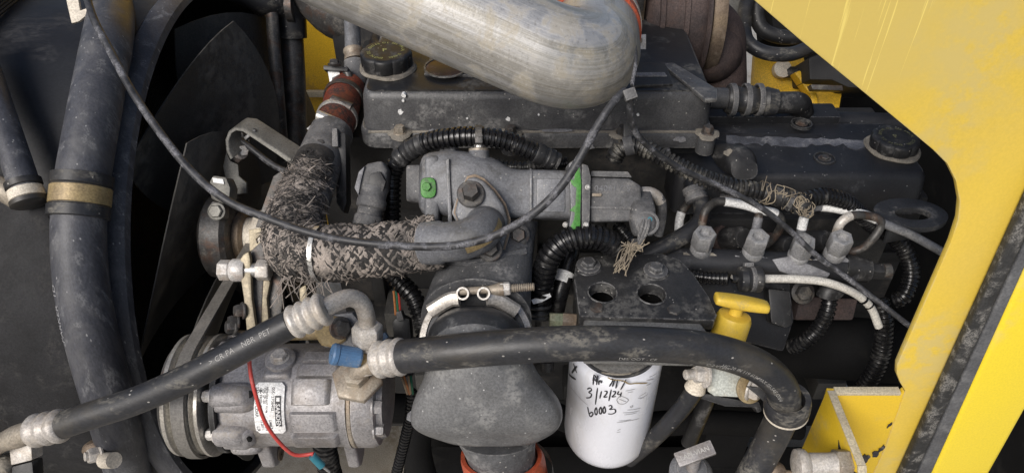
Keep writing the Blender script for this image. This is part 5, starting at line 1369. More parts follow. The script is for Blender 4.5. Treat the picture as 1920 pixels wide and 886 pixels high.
# ------------------------------------------------------------------ white spin-on filter
of = thing('oil_filter', 'white spin-on filter canister with black handwritten date', 'filter', V((0, 0, 0)))
ft = P(1158, 643, .868); RF = .0545
fb = V((ft.x, ft.y, ft.z - .185))
of.location = fb
upv = V((0, 0, 1))
m = MB(); m.lathe([(.030, 0), (.044, .002), (.0505, .007), (.0535, .015), (RF, .026), (RF, .165), (.0540, .171), (.0520, .176), (.0465, .179), (.0455, .176), (.0445, .176)], fb, upv, 72); m.build('canister', M['white'], of, angle=50)
m = MB(); m.lathe([(.0440, .172), (.0440, .186), (.040, .186), (.0, .186)], fb, upv, 60); m.build('gasket_plate', M['steel'], of)
m = MB(); m.ring([(.0435, .176), (.0462, .176), (.0462, .183), (.0435, .183)], fb, upv, 60); m.build('gasket', M['rubber'], of)
fp = Path([fb, ft], .01, ref=V((0, -1, 0)))
def fproj(px, py):
    """height and angle on the canister seen at a photo pixel"""
    r = ray(px, py); ox, oy = CAM.x - fb.x, CAM.y - fb.y
    a = r.x ** 2 + r.y ** 2; b = 2 * (ox * r.x + oy * r.y); c = ox ** 2 + oy ** 2 - RF ** 2
    dd = b * b - 4 * a * c
    if dd < 0: dd = 0
    t = (-b - math.sqrt(dd)) / (2 * a); p = CAM + r * t
    return math.atan2(p.x - fb.x, -(p.y - fb.y)), p.z - fb.z
def on_filter(polys, w, mt, name='handwriting'):
    """pen strokes given in photo pixels, laid on the canister's surface"""
    ps = []
    for pl in polys:
        ps.append([(lambda q: (q[0] * RF, q[1]))(fproj(x, y)) for x, y in pl])
    mm = MB(); wrap(mm, strokes(ps, w), fp, 0, 0, RF, 'v', eps=.0005); return mm.build(name, mt, of)
Z = lambda pts: [(1040 + x / 3.918, 660 + y / 3.92) for x, y in pts]
hand = [[(290, 160), (283, 236)], [(318, 165), (308, 236)], [(285, 200), (314, 198)], [(326, 205), (324, 236)], [(326, 212), (336, 204), (344, 214), (340, 222)],
        [(410, 192), (430, 196), (402, 248)], [(440, 200), (424, 250)], [(462, 200), (448, 262)], [(524, 196), (484, 272)], [(490, 210), (505, 206)],
        [(240, 268), (262, 258), (272, 274), (252, 292), (272, 304), (262, 328), (232, 332)], [(316, 258), (300, 380)], [(345, 282), (332, 336)],
        [(366, 284), (384, 282), (382, 300), (362, 326), (388, 322)], [(416, 270), (398, 354)], [(426, 286), (446, 284), (442, 302), (422, 324), (450, 320)], [(470, 282), (462, 304), (488, 304)], [(490, 290), (480, 326)],
        [(244, 398), (252, 440), (264, 470), (282, 452), (276, 436), (258, 446)], [(308, 400), (296, 425), (302, 456), (314, 440), (308, 402)], [(342, 396), (328, 420), (334, 450), (346, 436), (342, 398)], [(368, 392), (356, 414), (360, 444), (374, 430), (368, 394)],
        [(396, 392), (414, 386), (420, 402), (404, 416), (440, 414), (446, 436), (420, 450), (392, 448)]]
on_filter([Z(h) for h in hand], .0017, M['ink'])
on_filter([Z([(286, 162), (300, 170), (306, 186)]), Z([(288, 180), (284, 210)]), Z([(312, 185), (304, 215)])], .0022, M['ink'])
fade = [[(456, 512), (540, 500), (620, 482)], [(470, 500), (560, 490)], [(500, 440), (620, 425)], [(510, 455), (600, 440)], [(530, 420), (630, 405)], [(552, 395), (572, 388), (566, 402), (552, 400)], [(455, 345), (480, 320), (520, 330), (540, 350), (510, 375), (470, 372), (455, 345)], [(475, 340), (525, 360)], [(455, 585), (482, 580)], [(460, 570), (484, 560)], [(520, 280), (590, 265)], [(535, 292), (575, 285)], [(620, 320), (670, 290)], [(625, 340), (680, 305)], [(610, 332), (650, 330)], [(690, 180), (745, 152)], [(670, 205), (728, 190)], [(672, 240), (705, 225)]]
on_filter([Z(h) for h in fade], .0010, M['ink_grey'], 'small_print')
on_filter([Z([(140, 80), (165, 150)]), Z([(165, 100), (128, 150)]), Z([(108, 158), (158, 196)])], .003, M['ink'], 'brand_print')
on_filter([Z([(112, 240), (150, 290), (245, 384)])], .0007, M['ink_grey'], 'scratch')
m_ = [(390, 180), (420, 196), (500, 205), (545, 228), (600, 224), (680, 222)]
on_filter([Z(m_)], .0020, M['brass'], 'oil_stain')
on_filter([Z([(455, 150), (520, 160), (600, 156), (660, 146)])], .0030, M['tan_dust'], 'oil_stain')

# ------------------------------------------------------------------ dipstick
ds_ = thing('dipstick', 'yellow plastic dipstick with T handle', 'dipstick', P(1366, 640, .90))
o = P(1362, 640, .885); ax = (P(1376, 590, .87) - P(1360, 640, .885)).normalized()
hx = (P(1436, 574, .85) - P(1340, 556, .85)).normalized(); hx = (hx - ax * hx.dot(ax)).normalized(); hz = ax.cross(hx)
m = MB(); m.lathe([(.0195, -.01), (.0205, 0), (.0205, .032), (.0185, .037), (.012, .0385), (0, .0385)], o, ax, 36); m.build('cap', M['cap_yellow'], ds_, angle=50)
m = MB(); m.lathe([(.0085, .036), (.0075, .040), (.0075, .046), (.011, .052)], o, ax, 20); m.build('stem', M['cap_yellow'], ds_)
hc = o + ax * .054 + hx * .003
m = MB(); m.loft([(hc - hx * .031, hz * .008, ax * .004, 3), (hc - hx * .027, hz * .0105, ax * .0058, 3), (hc, hz * .0115, ax * .0072, 3), (hc + hx * .027, hz * .0105, ax * .0058, 3), (hc + hx * .031, hz * .008, ax * .004, 3)], 24, sub=3); m.build('handle', M['cap_yellow'], ds_, angle=60)
m = MB(); m.tube([o - ax * .005, o - ax * .06, o - ax * .16 + FW * .02], .010, 14, .01); m.build('tube', M['plastic'], ds_)

# ------------------------------------------------------------------ pale clamp bracket under the hose
pk = thing('hose_bracket', 'pale grey zinc bracket bolted under the thick hose bend', 'bracket', P(1370, 745, .84))
m = MB(); m.prism(cpts([(1322, 668), (1330, 660), (1420, 690), (1424, 736), (1416, 746), (1340, 742), (1328, 734)], .835), FW * .005); m.build('plate', M['pale_plate'], pk, .0018)
m = MB(); m.prism(cpts([(1322, 668), (1340, 684), (1420, 694), (1424, 686), (1334, 662)], .832), FW * .03); m.build('flange', M['pale_plate'], pk, .0015)
m = MB(); m.lathe([(.017, 0), (.017, .002), (.015, .003), (0, .003)], P(1405, 727, .833), (-FW + RT * .3), 28); m.build('washer', M['brass'], pk)
bolt(pk, P(1406, 728, .831), (-FW * .55 + RT * .75 - UP * .25), .0105, .012, M['crimp'], 1.3, stub=.014)
bolt(pk, P(1322, 700, .835), (RT * -1 - FW * .25), .0105, .013, M['crimp'], 1.5, stub=.012)
m = MB(); m.prism(cpts([(1290, 730), (1400, 752), (1424, 752), (1430, 770), (1420, 775), (1416, 764), (1360, 762), (1296, 742)], .86), FW * .02); m.build('lower_arm', M['plastic'], pk, .003)

sm = thing('drain_hose', 'slim dark hose with cream end running down right of white filter', 'hose', P(1230, 820, .95))
m = MB(); m.tube([P(1312, 706, .85), P(1300, 735, .86), P(1270, 775, .885), P(1225, 822, .93), P(1180, 860, .98)], .0105, 16, .007); m.build('hose', M['rubber'], sm)
m = MB(); m.tube([P(1316, 698, .845), P(1303, 728, .858)], .0122, 16, .003, rf=lambda t, L: .0118 + .0008 * math.sin(t * 300)); m.build('end_cap', M['cream'], sm)

# grey T-handled drain tap near the bottom edge
tt = thing('drain_tap', 'grey cast tap with flat lettered T handle at the bottom edge', 'tap', P(1302, 910, .9))
o = P(1296, 884, .88); tx_ = (P(1338, 840, .86) - P(1268, 866, .86)).normalized()
m = MB(); m.lathe([(.024, -.02), (.0255, 0), (.0225, .004), (.019, .005), (.0175, .008), (.012, .009), (0, .009)], o, UP * .7 - FW * .7, 30); m.build('cap', M['egr'], tt)
m = MB(); m.tube([o, P(1302, 858, .862)], .0075, 14, .004); m.build('stem', M['alu_cast'], tt)
hb = P(1303, 850, .858); nrm = (UP * .55 - FW * .85).normalized(); ey = nrm.cross(tx_).normalized(); nrm = tx_.cross(ey)
m = MB(); m.obox(hb, tx_ * .0225, ey * .0085, nrm * .0032); m.build('handle', M['alu_cast'], tt, .0015)
m = MB(); flatprint(m, glyphs('LAPI-VIAN', .0078, .0001), hb - tx_ * .018 - ey * .0025 + nrm * .0033, tx_, ey); m.build('lettering', M['ink_white'], tt)
cl2 = thing('rusty_clamp', 'rusty brown clamp knob at the foot of the bending hose', 'clamp', P(1448, 900, .88))
m = MB(); m.ball(P(1450, 882, .86), .013, sc=(1.1, .9, .9), jit=.04); m.build('knob', M['rust_band'], cl2)
m = MB(); m.tube([P(1450, 884, .87), P(1500, 888, .88)], .004, 10, .01); m.build('stud', M['fitting'], cl2)

# ------------------------------------------------------------------ fuel rail with four unions
fr_ = thing('fuel_rail', 'black fuel rail with four grey hex unions below the rocker cover', 'fuel rail', P(1450, 520, 1.0))
DR = 1.0
M['union'] = mat('dusty union nut', (.34, .34, .345), (.24, .24, .245), .5, .3, (.32, .31, .29), .4, 50, .05, None, 0, 60, .3, 380)
M['eye'] = mat('dark forged steel', (.055, .057, .062), (.032, .033, .037), .5, .2, (.20, .19, .18), .4, 34, .05, (.35, .34, .33), -.07, 70, .3, 380)
m = MB(); m.tube([P(1230, 488, DR), P(1400, 494, DR), P(1560, 502, DR), P(1600, 505, DR)], .0185, 26, .01); m.build('rail', M['cover2'], fr_)
m = MB(); m.tube([P(1580, 500, DR - .002), P(1628, 508, DR - .002)], .0165, 20, .006, rf=lambda t, L: .0185 - .003 * (t / L)); m.build('rail_end', M['plastic'], fr_)
m = MB(); m.tube([P(1626, 506, DR), P(1646, 509, DR), P(1668, 508, DR)], .0125, 6, .006); m.build('sensor', M['plastic'], fr_, .002)
m = MB(); m.tube([P(1655, 507, DR - .004), P(1668, 507, DR - .004)], .010, 12, .004); m.build('sensor_tip', M['steel_dark'], fr_)
UN = [(1311, 476, 446), (1408, 482, 452), (1492, 490, 456), (1560, 484, 452)]
for k, (px, yb, yt) in enumerate(UN):
    b = P(px, yb, DR - .004); ax = V((0, -.15, 1)).normalized()
    m = MB(); m.lathe([(.0145, -.012), (.0145, -.002), (.0135, 0)], b, ax, 24); m.build('union_seat', M['steel_dark'], fr_)
    m = MB(); m.lathe([(.0125, .0), (.0140, .002), (.0140, .016), (.0130, .0175)], b, ax, 24); uc_ = m.build('union_collar', M['union'], fr_)
    m = MB(); m.lathe([(.0140, .0175), (.0152, .019), (.0152, .040), (.0142, .043), (.0085, .043), (.0080, .036), (0, .036)], b, ax, 6, rot=.35 + .2 * k); m.build('union_nut', M['union'], uc_, .0008)
    for s_ in (-1, 1):
        random.seed(k * 2 + s_); mm = MB(); c = P(px + 24 * s_, yb + 8, DR - .016)
        pts = [c + RT * .008 * math.cos(t) * random.uniform(.5, 1.2) + UP * .009 * math.sin(t) * random.uniform(.5, 1.2) for t in [2 * PI * q / 9 for q in range(9)]]
        mm.prism(pts, FW * .006); mm.build('paint_flake', M['tan_dust'] if (k + s_) % 2 else M['chip'], fr_)
m = MB(); m.prism(cpts([(1448, 486), (1480, 480), (1530, 500), (1558, 512), (1552, 520), (1490, 518), (1462, 508)], DR - .0195), FW * .006); m.build('scraped_patch', M['chip'], fr_, .002)
m = MB(); m.prism(cpts([(1296, 500), (1480, 512), (1490, 600), (1470, 660), (1390, 640), (1330, 570)], DR + .03), FW * .03); m.build('lower_plate', M['cover2'], fr_, .006)
m = MB(); m.prism(cpts([(1440, 540), (1482, 545), (1486, 610), (1474, 615), (1446, 606)], DR + .005), FW * .02); m.build('connector_block', M['plastic'], fr_, .004)

CR = lambda x, y: (1180 + x / 2.461, 180 + y / 2.461)
def line(name, label, cat, pts, r, d, mt, white=None, group=None, extra=None):
    t = thing(name, label, cat, P(*CR(*pts[0]), d))
    ds = d if isinstance(d, (list, tuple)) else [d] * len(pts)
    return t
def fuel_line(label, pts, ds, r=.0056, mt='steel_dark', bands=()):
    q = [P(*CR(x, y), d) for (x, y), d in zip(pts, ds)]
    t = thing('fuel_line', label, 'fuel line', q[0], 'injector fuel lines')
    pt = Path(q, .004)
    m = MB(); m.tube(None, r, 14, path=pt); m.build('pipe', M[mt], t)
    for (a, b, mm_) in bands:
        mb2 = MB(); k = max(3, int((b - a) * pt.L / .004))
        mb2.tube([pt.pos(pt.L * (a + (b - a) * i / k)) for i in range(k + 1)], r * 1.09, 14, .004); mb2.build('sleeve' if mm_ == 'white_tube' else 'bare_stretch', M[mm_], t)
    return t
fuel_line('dark fuel line with white sleeve rising from the first rail union', [(328, 650), (335, 600), (352, 530), (395, 490), (450, 488), (530, 502), (610, 526), (672, 540), (702, 572), (690, 620), (650, 670), (600, 702)], [.99, .985, .98, .985, .985, .985, .985, .99, 1.0, 1.02, 1.04, 1.05], bands=((.30, .62, 'white_tube'),))
fuel_line('bare grey fuel line rising from the second rail union', [(578, 660), (588, 600), (598, 545), (590, 520), (560, 500), (500, 470), (420, 466)], [.99, .985, .985, 1.0, 1.02, 1.04, 1.05], bands=((.0, .24, 'chip'),))
fuel_line('long fuel line with pale sleeve from third rail union to panel', [(785, 660), (795, 610), (812, 550), (850, 515), (915, 512), (1010, 530), (1110, 556), (1180, 590), (1300, 640), (1450, 722)], [.99, .985, .98, .985, .985, .985, .985, .985, .985, .985], r=.0058, mt='egr', bands=((.26, .58, 'white_tube'), (.06, .13, 'white_tube')))
fuel_line('looped fuel line with bright bend from the fourth rail union', [(948, 670), (956, 630), (978, 582), (1030, 550), (1100, 552), (1150, 566), (1162, 596), (1130, 650), (1080, 700), (1020, 718), (970, 712)], [.99, .985, .975, .975, .98, .98, .985, .99, 1.0, 1.01, 1.03], bands=((.02, .26, 'crimp'),))
fuel_line('short fuel line with worn white end behind the black return hose', [(228, 625), (232, 570), (250, 520), (300, 480), (400, 465)], [1.03, 1.03, 1.03, 1.05, 1.08], bands=((0, .24, 'white_tube'),))
for px, py, rr, wh in ((1380, 447, .017, 'between the first and second rail unions'), (1535, 452, .016, 'left of the looped fuel line union'), (1465, 462, .016, 'between the second and third rail unions')):
    sn = thing('injector_sleeve', 'round black injector sleeve ' + wh, 'connector', P(px, py, 1.04), 'injector connector sleeves')
    m = MB(); m.lathe([(rr, -.02), (rr, .012), (rr * .85, .018), (rr * .45, .019)], P(px, py, 1.06), -FW * .8 + RT * .35, 22); m.build('sleeve', M['plastic'], sn)
    m = MB(); m.lathe([(rr * 1.25, -.03), (rr * 1.25, -.022)], P(px, py, 1.06), -FW * .8 + RT * .35, 22); m.build('collar', M['rust'], sn)
# black return hose
rt = thing('return_hose', 'black return hose with clamp curving behind the filter head', 'hose', P(1215, 480, .98))
q = [P(1296, 340, 1.03), P(1306, 360, 1.02), P(1316, 385, 1.01), P(1314, 412, 1.0), P(1290, 436, .99), P(1245, 462, .985), P(1205, 482, .985)]
m = MB(); m.tube(q, .0115, 18, .005); m.build('hose', M['rubber'], rt)
m = MB(); m.lathe([(.0125, 0), (.0155, .002), (.0155, .009), (.0140, .010), (.0140, .013), (.0155, .014), (.0155, .020), (.0125, .022)], P(1299, 350, 1.02), (P(1306, 372, 1.015) - P(1299, 350, 1.02)), 24); m.build('hose_clamp', M['plastic_dirty'], rt)

# lifting eye
le = thing('lifting_eye', 'flat dark steel lifting eye with oval hole beside the yellow panel', 'lifting eye', P(1708, 410, 1.0))
ZE = .988
oc_ = PZ(1708, 398, ZE); ocx = abs((PZ(1776, 398, ZE) - PZ(1640, 398, ZE)).x) / 2; ocy = abs((PZ(1708, 372, ZE) - PZ(1708, 428, ZE)).y) / 2
n = 36
outer = [oc_ + V((math.cos(2 * PI * k / n) * ocx, math.sin(2 * PI * k / n) * ocy, 0)) for k in range(n)]
hc_ = PZ(1712, 400, ZE); hx_ = abs((PZ(1745, 400, ZE) - PZ(1678, 400, ZE)).x) / 2
hole = [hc_ + V((math.cos(2 * PI * k / n) * hx_, math.sin(2 * PI * k / n) * ocy * .40, 0)) for k in range(n)]
m = MB(); m.holed(outer, [hole], V((0, 0, -.009))); m.build('eye', M['eye'], le, .0015)
m = MB(); m.prism([PZ(1668, 425, ZE - .002), PZ(1730, 428, ZE - .002), PZ(1724, 445, ZE - .03), PZ(1660, 455, ZE - .03)], V((0, .006, -.006))); m.build('shank', M['eye'], le, .001)
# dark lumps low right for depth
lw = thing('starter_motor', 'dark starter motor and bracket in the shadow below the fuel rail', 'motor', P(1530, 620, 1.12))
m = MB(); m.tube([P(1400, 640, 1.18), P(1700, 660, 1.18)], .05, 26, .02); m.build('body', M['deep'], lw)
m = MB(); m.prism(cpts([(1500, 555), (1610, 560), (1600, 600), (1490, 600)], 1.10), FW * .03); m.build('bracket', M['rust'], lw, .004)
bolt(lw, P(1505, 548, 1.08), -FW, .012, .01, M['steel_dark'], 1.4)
# ------------------------------------------------------------------ corrugated conduits
def conduit(label, pts, r, pitch=.0062, depth=.2, mt='loom', taped=(), seed=0, group='corrugated black cable conduits'):
    q = [P(x, y, d) for x, y, d in pts]
    t = thing('cable_conduit', label, 'conduit', q[0], group)
    pt = Path(q, .01)
    m = MB(); k = int(pt.L / pitch); rows = []; us = []
    for i in range(k):
        for (f, h) in ((0, 1 - depth), (.18, 1 - depth), (.34, 1.0), (.78, 1.0), (.92, 1 - depth)):
            s = (i + f) * pitch; c, T, N, B = pt.at(s)
            w = 1 + .02 * math.sin(i * 1.7 + seed)
            rows.append([c + (N * math.cos(2 * PI * j / 20) - B * math.sin(2 * PI * j / 20)) * r * h * w for j in range(20)]); us.append(s)
    m.grid(rows, True, True, True, us); m.build('corrugated_tube', M[mt], t, angle=55)
    for (a, b) in taped:
        n = max(4, int((b - a) * pt.L / .004))
        mm = MB(); mm.tube([pt.pos(pt.L * (a + (b - a) * i / n)) for i in range(n + 1)], r * 1.04, 18, .0025, rf=lambda s, L: r * (1.05 + .05 * math.sin(s * 900) + .04 * math.sin(s * 371))); mm.build('tape_wrap', M['plastic'], t)
    return t, pt
t1, p1 = conduit('glossy corrugated conduit arching over the grey exhaust gas valve', [(734, 430, .975), (734, 380, .97), (736, 330, .965), (752, 296, .955), (790, 270, .94), (845, 258, .925), (900, 256, .918), (950, 264, .92), (1000, 284, .925), (1044, 304, .935)], .0125, .0068, .18, taped=((.30, .44), (.90, 1.0)))
conduit('short corrugated conduit behind the arm of the gas valve', [(920, 308, .975), (960, 314, .97), (1010, 312, .97), (1066, 306, .97)], .0088, .006, .18)
t3, p3 = conduit('long corrugated conduit slanting across the valve cover to frayed joint', [(1150, 302, .985), (1158, 285, .98), (1180, 272, .975), (1205, 276, .972), (1250, 300, .965), (1310, 330, .96), (1370, 350, .955), (1420, 358, .955), (1460, 368, .955), (1505, 382, .955)], .0118, .0066, .22, 'loom_dusty', taped=((.80, .90),))
conduit('corrugated conduit looping down behind the fuel line and lifting eye', [(1500, 380, .965), (1540, 368, .97), (1580, 376, .98), (1610, 400, 1.0), (1640, 425, 1.02), (1676, 445, 1.03), (1702, 480, 1.03), (1708, 520, 1.03), (1695, 555, 1.03), (1670, 566, 1.04)], .0115, .0060, .18)
t4, p4 = conduit('thick corrugated conduit bending down between throat and filter head', [(1012, 596, .925), (1012, 560, .92), (1018, 520, .91), (1030, 482, .90), (1056, 454, .895), (1092, 442, .895), (1130, 448, .90), (1158, 466, .91)], .0150, .0072, .2, taped=((0, .10),))
conduit('thin corrugated conduit hanging under the grey plug', [(1156, 420, .96), (1172, 440, .955), (1190, 460, .955)], .0085, .0055, .2)
conduit('thin corrugated conduit below the fuel rail leading to white tube', [(1290, 516, .985), (1330, 521, .975), (1372, 522, .965)], .0085, .0052, .2)
conduit('corrugated conduit dropping from the white tube into the dark', [(1648, 560, 1.02), (1658, 600, 1.02), (1655, 650, 1.03), (1640, 695, 1.04), (1612, 735, 1.06)], .0125, .0060, .18)
conduit('corrugated conduit curling below the starter bracket', [(1556, 548, 1.01), (1552, 580, 1.01), (1535, 615, 1.02), (1508, 640, 1.03), (1478, 652, 1.05)], .0108, .0058, .18)
conduit('corrugated conduit in the shadow between wrapped pipe and compressor', [(735, 510, .96), (752, 530, .955), (775, 556, .95), (792, 600, .95), (800, 640, .95)], .0125, .0065, .18)
conduit('thin corrugated conduit with white tape hanging right of the compressor', [(772, 730, .96), (770, 775, .97), (760, 820, .99), (740, 900, 1.02)], .0075, .005, .18)
conduit('dusty corrugated conduit below the rear foot of compressor', [(612, 790, .98), (610, 840, 1.0), (622, 900, 1.03)], .016, .0075, .18)

# elbow end of the curling conduit
el = thing('conduit_elbow', 'black plastic elbow clip at the top of curling conduit', 'clip', P(1565, 545, 1.01))
m = MB(); m.tube([P(1548, 556, 1.0), P(1552, 546, .998), P(1562, 541, .998), P(1572, 548, 1.0)], .0125, 16, .004); m.build('elbow', M['plastic'], el)
# tape band and sensor on conduits
tbz = thing('tape_band', 'glossy grey tape band on the conduit by the hanging cable', 'tape', P(1190, 290, .96))
c, T, N, B = p3.at(p3.L * .115); m = MB(); m.lathe([(.0128, -.006), (.0134, -.005), (.0134, .005), (.0128, .006)], c, T, 28); m.build('band', M['plastic_dirty'], tbz)
m = MB(); m.obox(c + UP * .018, RT * .008, UP * .010, FW * .006); m.build('mount_block', M['plastic'], tbz, .002)
sr = thing('string_wrap', 'loose tan string wound round the slanting conduit', 'string', p3.pos(p3.L * .8))
m = MB()
random.seed(4)
for k in range(6):
    s0 = p3.L * random.uniform(.72, .97); pts = []
    for i in range(24):
        c, T, N, B = p3.at(s0 + i * .0007 * random.uniform(.6, 1.3)); a = i * .55 + k
        pts.append(c + (N * math.cos(a) + B * math.sin(a)) * .0122 * random.uniform(1.0, 1.22))
    m.tube(pts, random.choice((.00035, .0005, .0007)), 5, .002)
for k in range(9):
    c, T, N, B = p3.at(p3.L * random.uniform(.78, 1.0)); p = c + N * .012
    m.tube([p, p + UP * random.uniform(-.006, .012) + RT * random.uniform(-.01, .01) - FW * .004, p + UP * random.uniform(-.01, .02) + RT * random.uniform(-.02, .02)], .0005, 5, .003)
so_ = m.build('string', M['string'], sr); so_['kind'] = 'stuff'
fj = thing('frayed_joint', 'frayed black taped joint in the conduit wound with light string', 'tape', P(1508, 390, .95))
m = MB(); m.tube([P(1478, 374, .953), P(1500, 384, .95), P(1516, 392, .95)], .013, 16, .003, rf=lambda t, L: .0125 + .0022 * math.sin(t * 420) + .001 * math.sin(t * 1300)); m.build('tape_lump', M['plastic'], fj)
m = MB()
for k in range(18):
    a = random.uniform(0, 6.3); c = P(random.uniform(1494, 1518), random.uniform(378, 400), .940)
    m.tube([c + RT * .008 * math.cos(a + i) * random.uniform(.5, 1) + UP * .010 * math.sin(a + i) * random.uniform(.5, 1) - FW * .004 * random.random() for i in range(5)], .00055, 5, .003)
so_ = m.build('string', M['string'], fj); so_['kind'] = 'stuff'

# white tube with clip, to the right of the filter head
wt = thing('white_tube', 'white taped tube bending down from a black rail clip', 'tube', P(1650, 615, 1.0))
q = [P(1372, 522, .965), P(1430, 522, .965), P(1500, 523, .965), P(1550, 529, .968), P(1600, 548, .972), P(1632, 575, .98), P(1648, 612, .99)]
pt = Path(q, .006); m = MB(); m.tube(None, .0054, 16, path=pt); m.build('tube', M['cream_tube'], wt)
for (a, b) in ((.0, .06), (.785, .80), (.84, .85)):
    m = MB(); m.tube([pt.pos(pt.L * (a + (b - a) * i / 4)) for i in range(5)], .0058, 14, .002); m.build('tape', M['loom'], wt)
kc = thing('rail_clip', 'black rubber clip holding the white tube under the rail', 'clip', P(1405, 540, .965))
m = MB(); m.lathe([(.012, -.016), (.016, -.014), (.017, -.006), (.0155, -.004), (.0155, .003), (.017, .005), (.017, .012), (.013, .015)], P(1407, 523, .962), RT, 26); m.build('grommet', M['rubber'], kc)
m = MB(); m.lathe([(.0158, -.003), (.0166, -.002), (.0166, .002), (.0158, .003)], P(1410, 523, .962), RT, 26); m.build('band', M['plastic_dirty'], kc)
m = MB(); m.obox(P(1403, 502, .968), RT * .006, UP * .007, FW * .005); m.build('foot', M['egr'], kc, .001)

# ------------------------------------------------------------------ loose cables
ca1 = thing('draped_cable', 'long thin black cable sagging across the whole engine to the pipe end', 'cable', P(850, 461, .80))
pts = [(150, -60, .90), (172, 25, .87), (205, 92, .85), (250, 175, .83), (310, 262, .815), (370, 332, .805), (430, 378, .80), (500, 408, .795), (580, 436, .79), (660, 452, .785), (760, 461, .78), (850, 460, .775), (930, 440, .77), (1000, 400, .765), (1050, 352, .76), (1085, 300, .755), (1115, 245, .75), (1148, 195, .75), (1172, 170, .758)]
m = MB(); m.tube([P(*q) for q in pts], .0044, 14, .006); m.build('cable', M['cable'], ca1)
m = MB(); m.obox(P(1181, 177, .752), (RT * .94 + UP * .34) * .0062, (UP * .94 - RT * .34) * .0055, FW * .004); m.build('tie_head', M['plastic_dirty'], ca1, .001)
ca2 = thing('hanging_cable', 'thin black cable hanging from the pipe end to the yellow panel', 'cable', P(1700, 600, .90))
pts = [(1182, 182, .757), (1182, 215, .775), (1192, 248, .80), (1225, 282, .83), (1280, 318, .86), (1340, 345, .88), (1400, 374, .895), (1445, 402, .905), (1490, 440, .915), (1530, 478, .925), (1580, 514, .93), (1640, 560, .925), (1720, 622, .92)]
m = MB(); m.tube([P(*q) for q in pts], .0036, 12, .006); m.build('cable', M['cable'], ca2)

# ------------------------------------------------------------------ braided heat sleeve on the L-shaped pipe
hs = thing('heat_sleeve', 'frayed grey braided heat sleeve round the L-shaped pipe', 'heat sleeve', P(560, 520, .88))
bp1 = [P(596, 300, .985), P(580, 340, .955), P(560, 390, .92), P(547, 432, .895), P(552, 462, .878), P(590, 474, .868), P(650, 473, .862), P(720, 468, .86), P(780, 460, .862), P(822, 452, .864)]
pt = Path(bp1, .006)
rb_ = lambda s: .030 + .0045 * max(0, 1 - abs(s - .16) / .10) + .0012 * math.sin(s * 120)
m = MB(); m.tube(None, .03, 30, path=pt, rf=lambda t, L: rb_(t) - .002); m.build('core', M['fibre_dark'], hs)
def braid(path, a0, a1, n, pitch, ns, wd, seed):
    """over-and-under braid of flat carriers, each of several strands; light and sooty strands are two meshes"""
    random.seed(seed); ms = (MB(), MB())
    for fam in (1, -1):
        for k in range(n):
            for q in range(ns):
                ph = 2 * PI * (k + (q - (ns - 1) / 2) * .9 / ns) / n + (PI / n if fam < 0 else 0); st = .0026; cnt = int((a1 - a0) / st); rows = []
                off = random.uniform(-.0004, .0005); gap = 0; mm = ms[0] if random.random() < .62 else ms[1]
                for i in range(cnt + 1):
                    s = a0 + i * st; c, T, N, B = path.at(s)
                    a = ph + fam * 2 * PI * s / pitch
                    over = math.cos(n * 2 * PI * s / pitch + (0 if fam > 0 else PI) + k * PI)
                    r = rb_(s) + .0010 * over + off
                    e = N * math.cos(a) + B * math.sin(a); tg = (B * math.cos(a) - N * math.sin(a))
                    dirv = (T * pitch + tg * fam * 2 * PI * r).normalized(); side = dirv.cross(e); w = wd
                    rows.append([c + e * r - side * w, c + e * (r + .0009), c + e * r + side * w])
                    if random.random() < .09 and len(rows) > 3:
                        mm.grid(rows, closed=False); rows = [rows[-1]]; mm = ms[0] if random.random() < .5 else ms[1]
                if len(rows) > 1: mm.grid(rows, closed=False)
    for mm, mt_, nm in ((ms[0], M['fibre'], 'braid'), (ms[1], M['fibre_dark'], 'sooty_braid')):
        o = mm.build(nm, mt_, hs, angle=80); o['kind'] = 'stuff'
braid(pt, .07, pt.L, 13, .125, 4, .0017, 1)
def tufts(n, s0, s1, l0, l1, fib, name, mt, seed, bias=0.0, spread=.30, thin=.0008):
    """matted locks of fibre: each lock is a handful of fine curved strands lying on the sleeve"""
    random.seed(seed); mm = MB()
    for _ in range(n):
        s = random.uniform(s0, s1); a = random.gauss(bias, .8)
        L0 = random.uniform(l0, l1); g1, g2 = random.gauss(.55, .6), random.gauss(0, .6); lift = random.uniform(.02, .22)
        c, T, N, B = pt.at(s)
        for q in range(fib):
            aa = a + random.gauss(0, .05); ss = s + random.gauss(0, .0018)
            e = N * math.cos(aa) + B * math.sin(aa); tg = B * math.cos(aa) - N * math.sin(aa)
            p = pt.pos(ss) + e * (rb_(ss) + .0002)
            dr = (T * (g1 + random.gauss(0, spread)) + tg * (g2 + random.gauss(0, spread)) + e * lift * random.uniform(.3, 1.6)).normalized()
            L = L0 * random.uniform(.6, 1.2); sd = dr.cross(e).normalized() * random.uniform(.6, 1.5) * thin
            cu = tg * random.gauss(0, .3) + T * random.gauss(0, .25) + V((0, 0, -.12)) - e * .10
            vs = []
            for i in range(4):
                k = i / 3; pp_ = p + dr * L * k + cu * L * k * k; w = sd * (1 - k * .8)
                vs += [pp_ - w, pp_ + w]
            mm.add(vs, [[0, 1, 3, 2], [2, 3, 5, 4], [4, 5, 7, 6]])
    o = mm.build(name, mt, hs); o['kind'] = 'stuff'; return o
tufts(420, .03, .185, .006, .014, 10, 'frayed_fibres', M['fibre'], 3)
tufts(420, .02, .20, .006, .015, 10, 'sooty_fibres', M['fibre_dark'], 9)
tufts(70, .17, pt.L, .004, .010, 9, 'frayed_fibres', M['fibre'], 5, -.3)
tufts(70, .17, pt.L, .004, .010, 9, 'sooty_fibres', M['fibre_dark'], 6, .3)
tufts(60, pt.L - .03, pt.L - .004, .006, .012, 12, 'frayed_fibres', M['fibre'], 8)
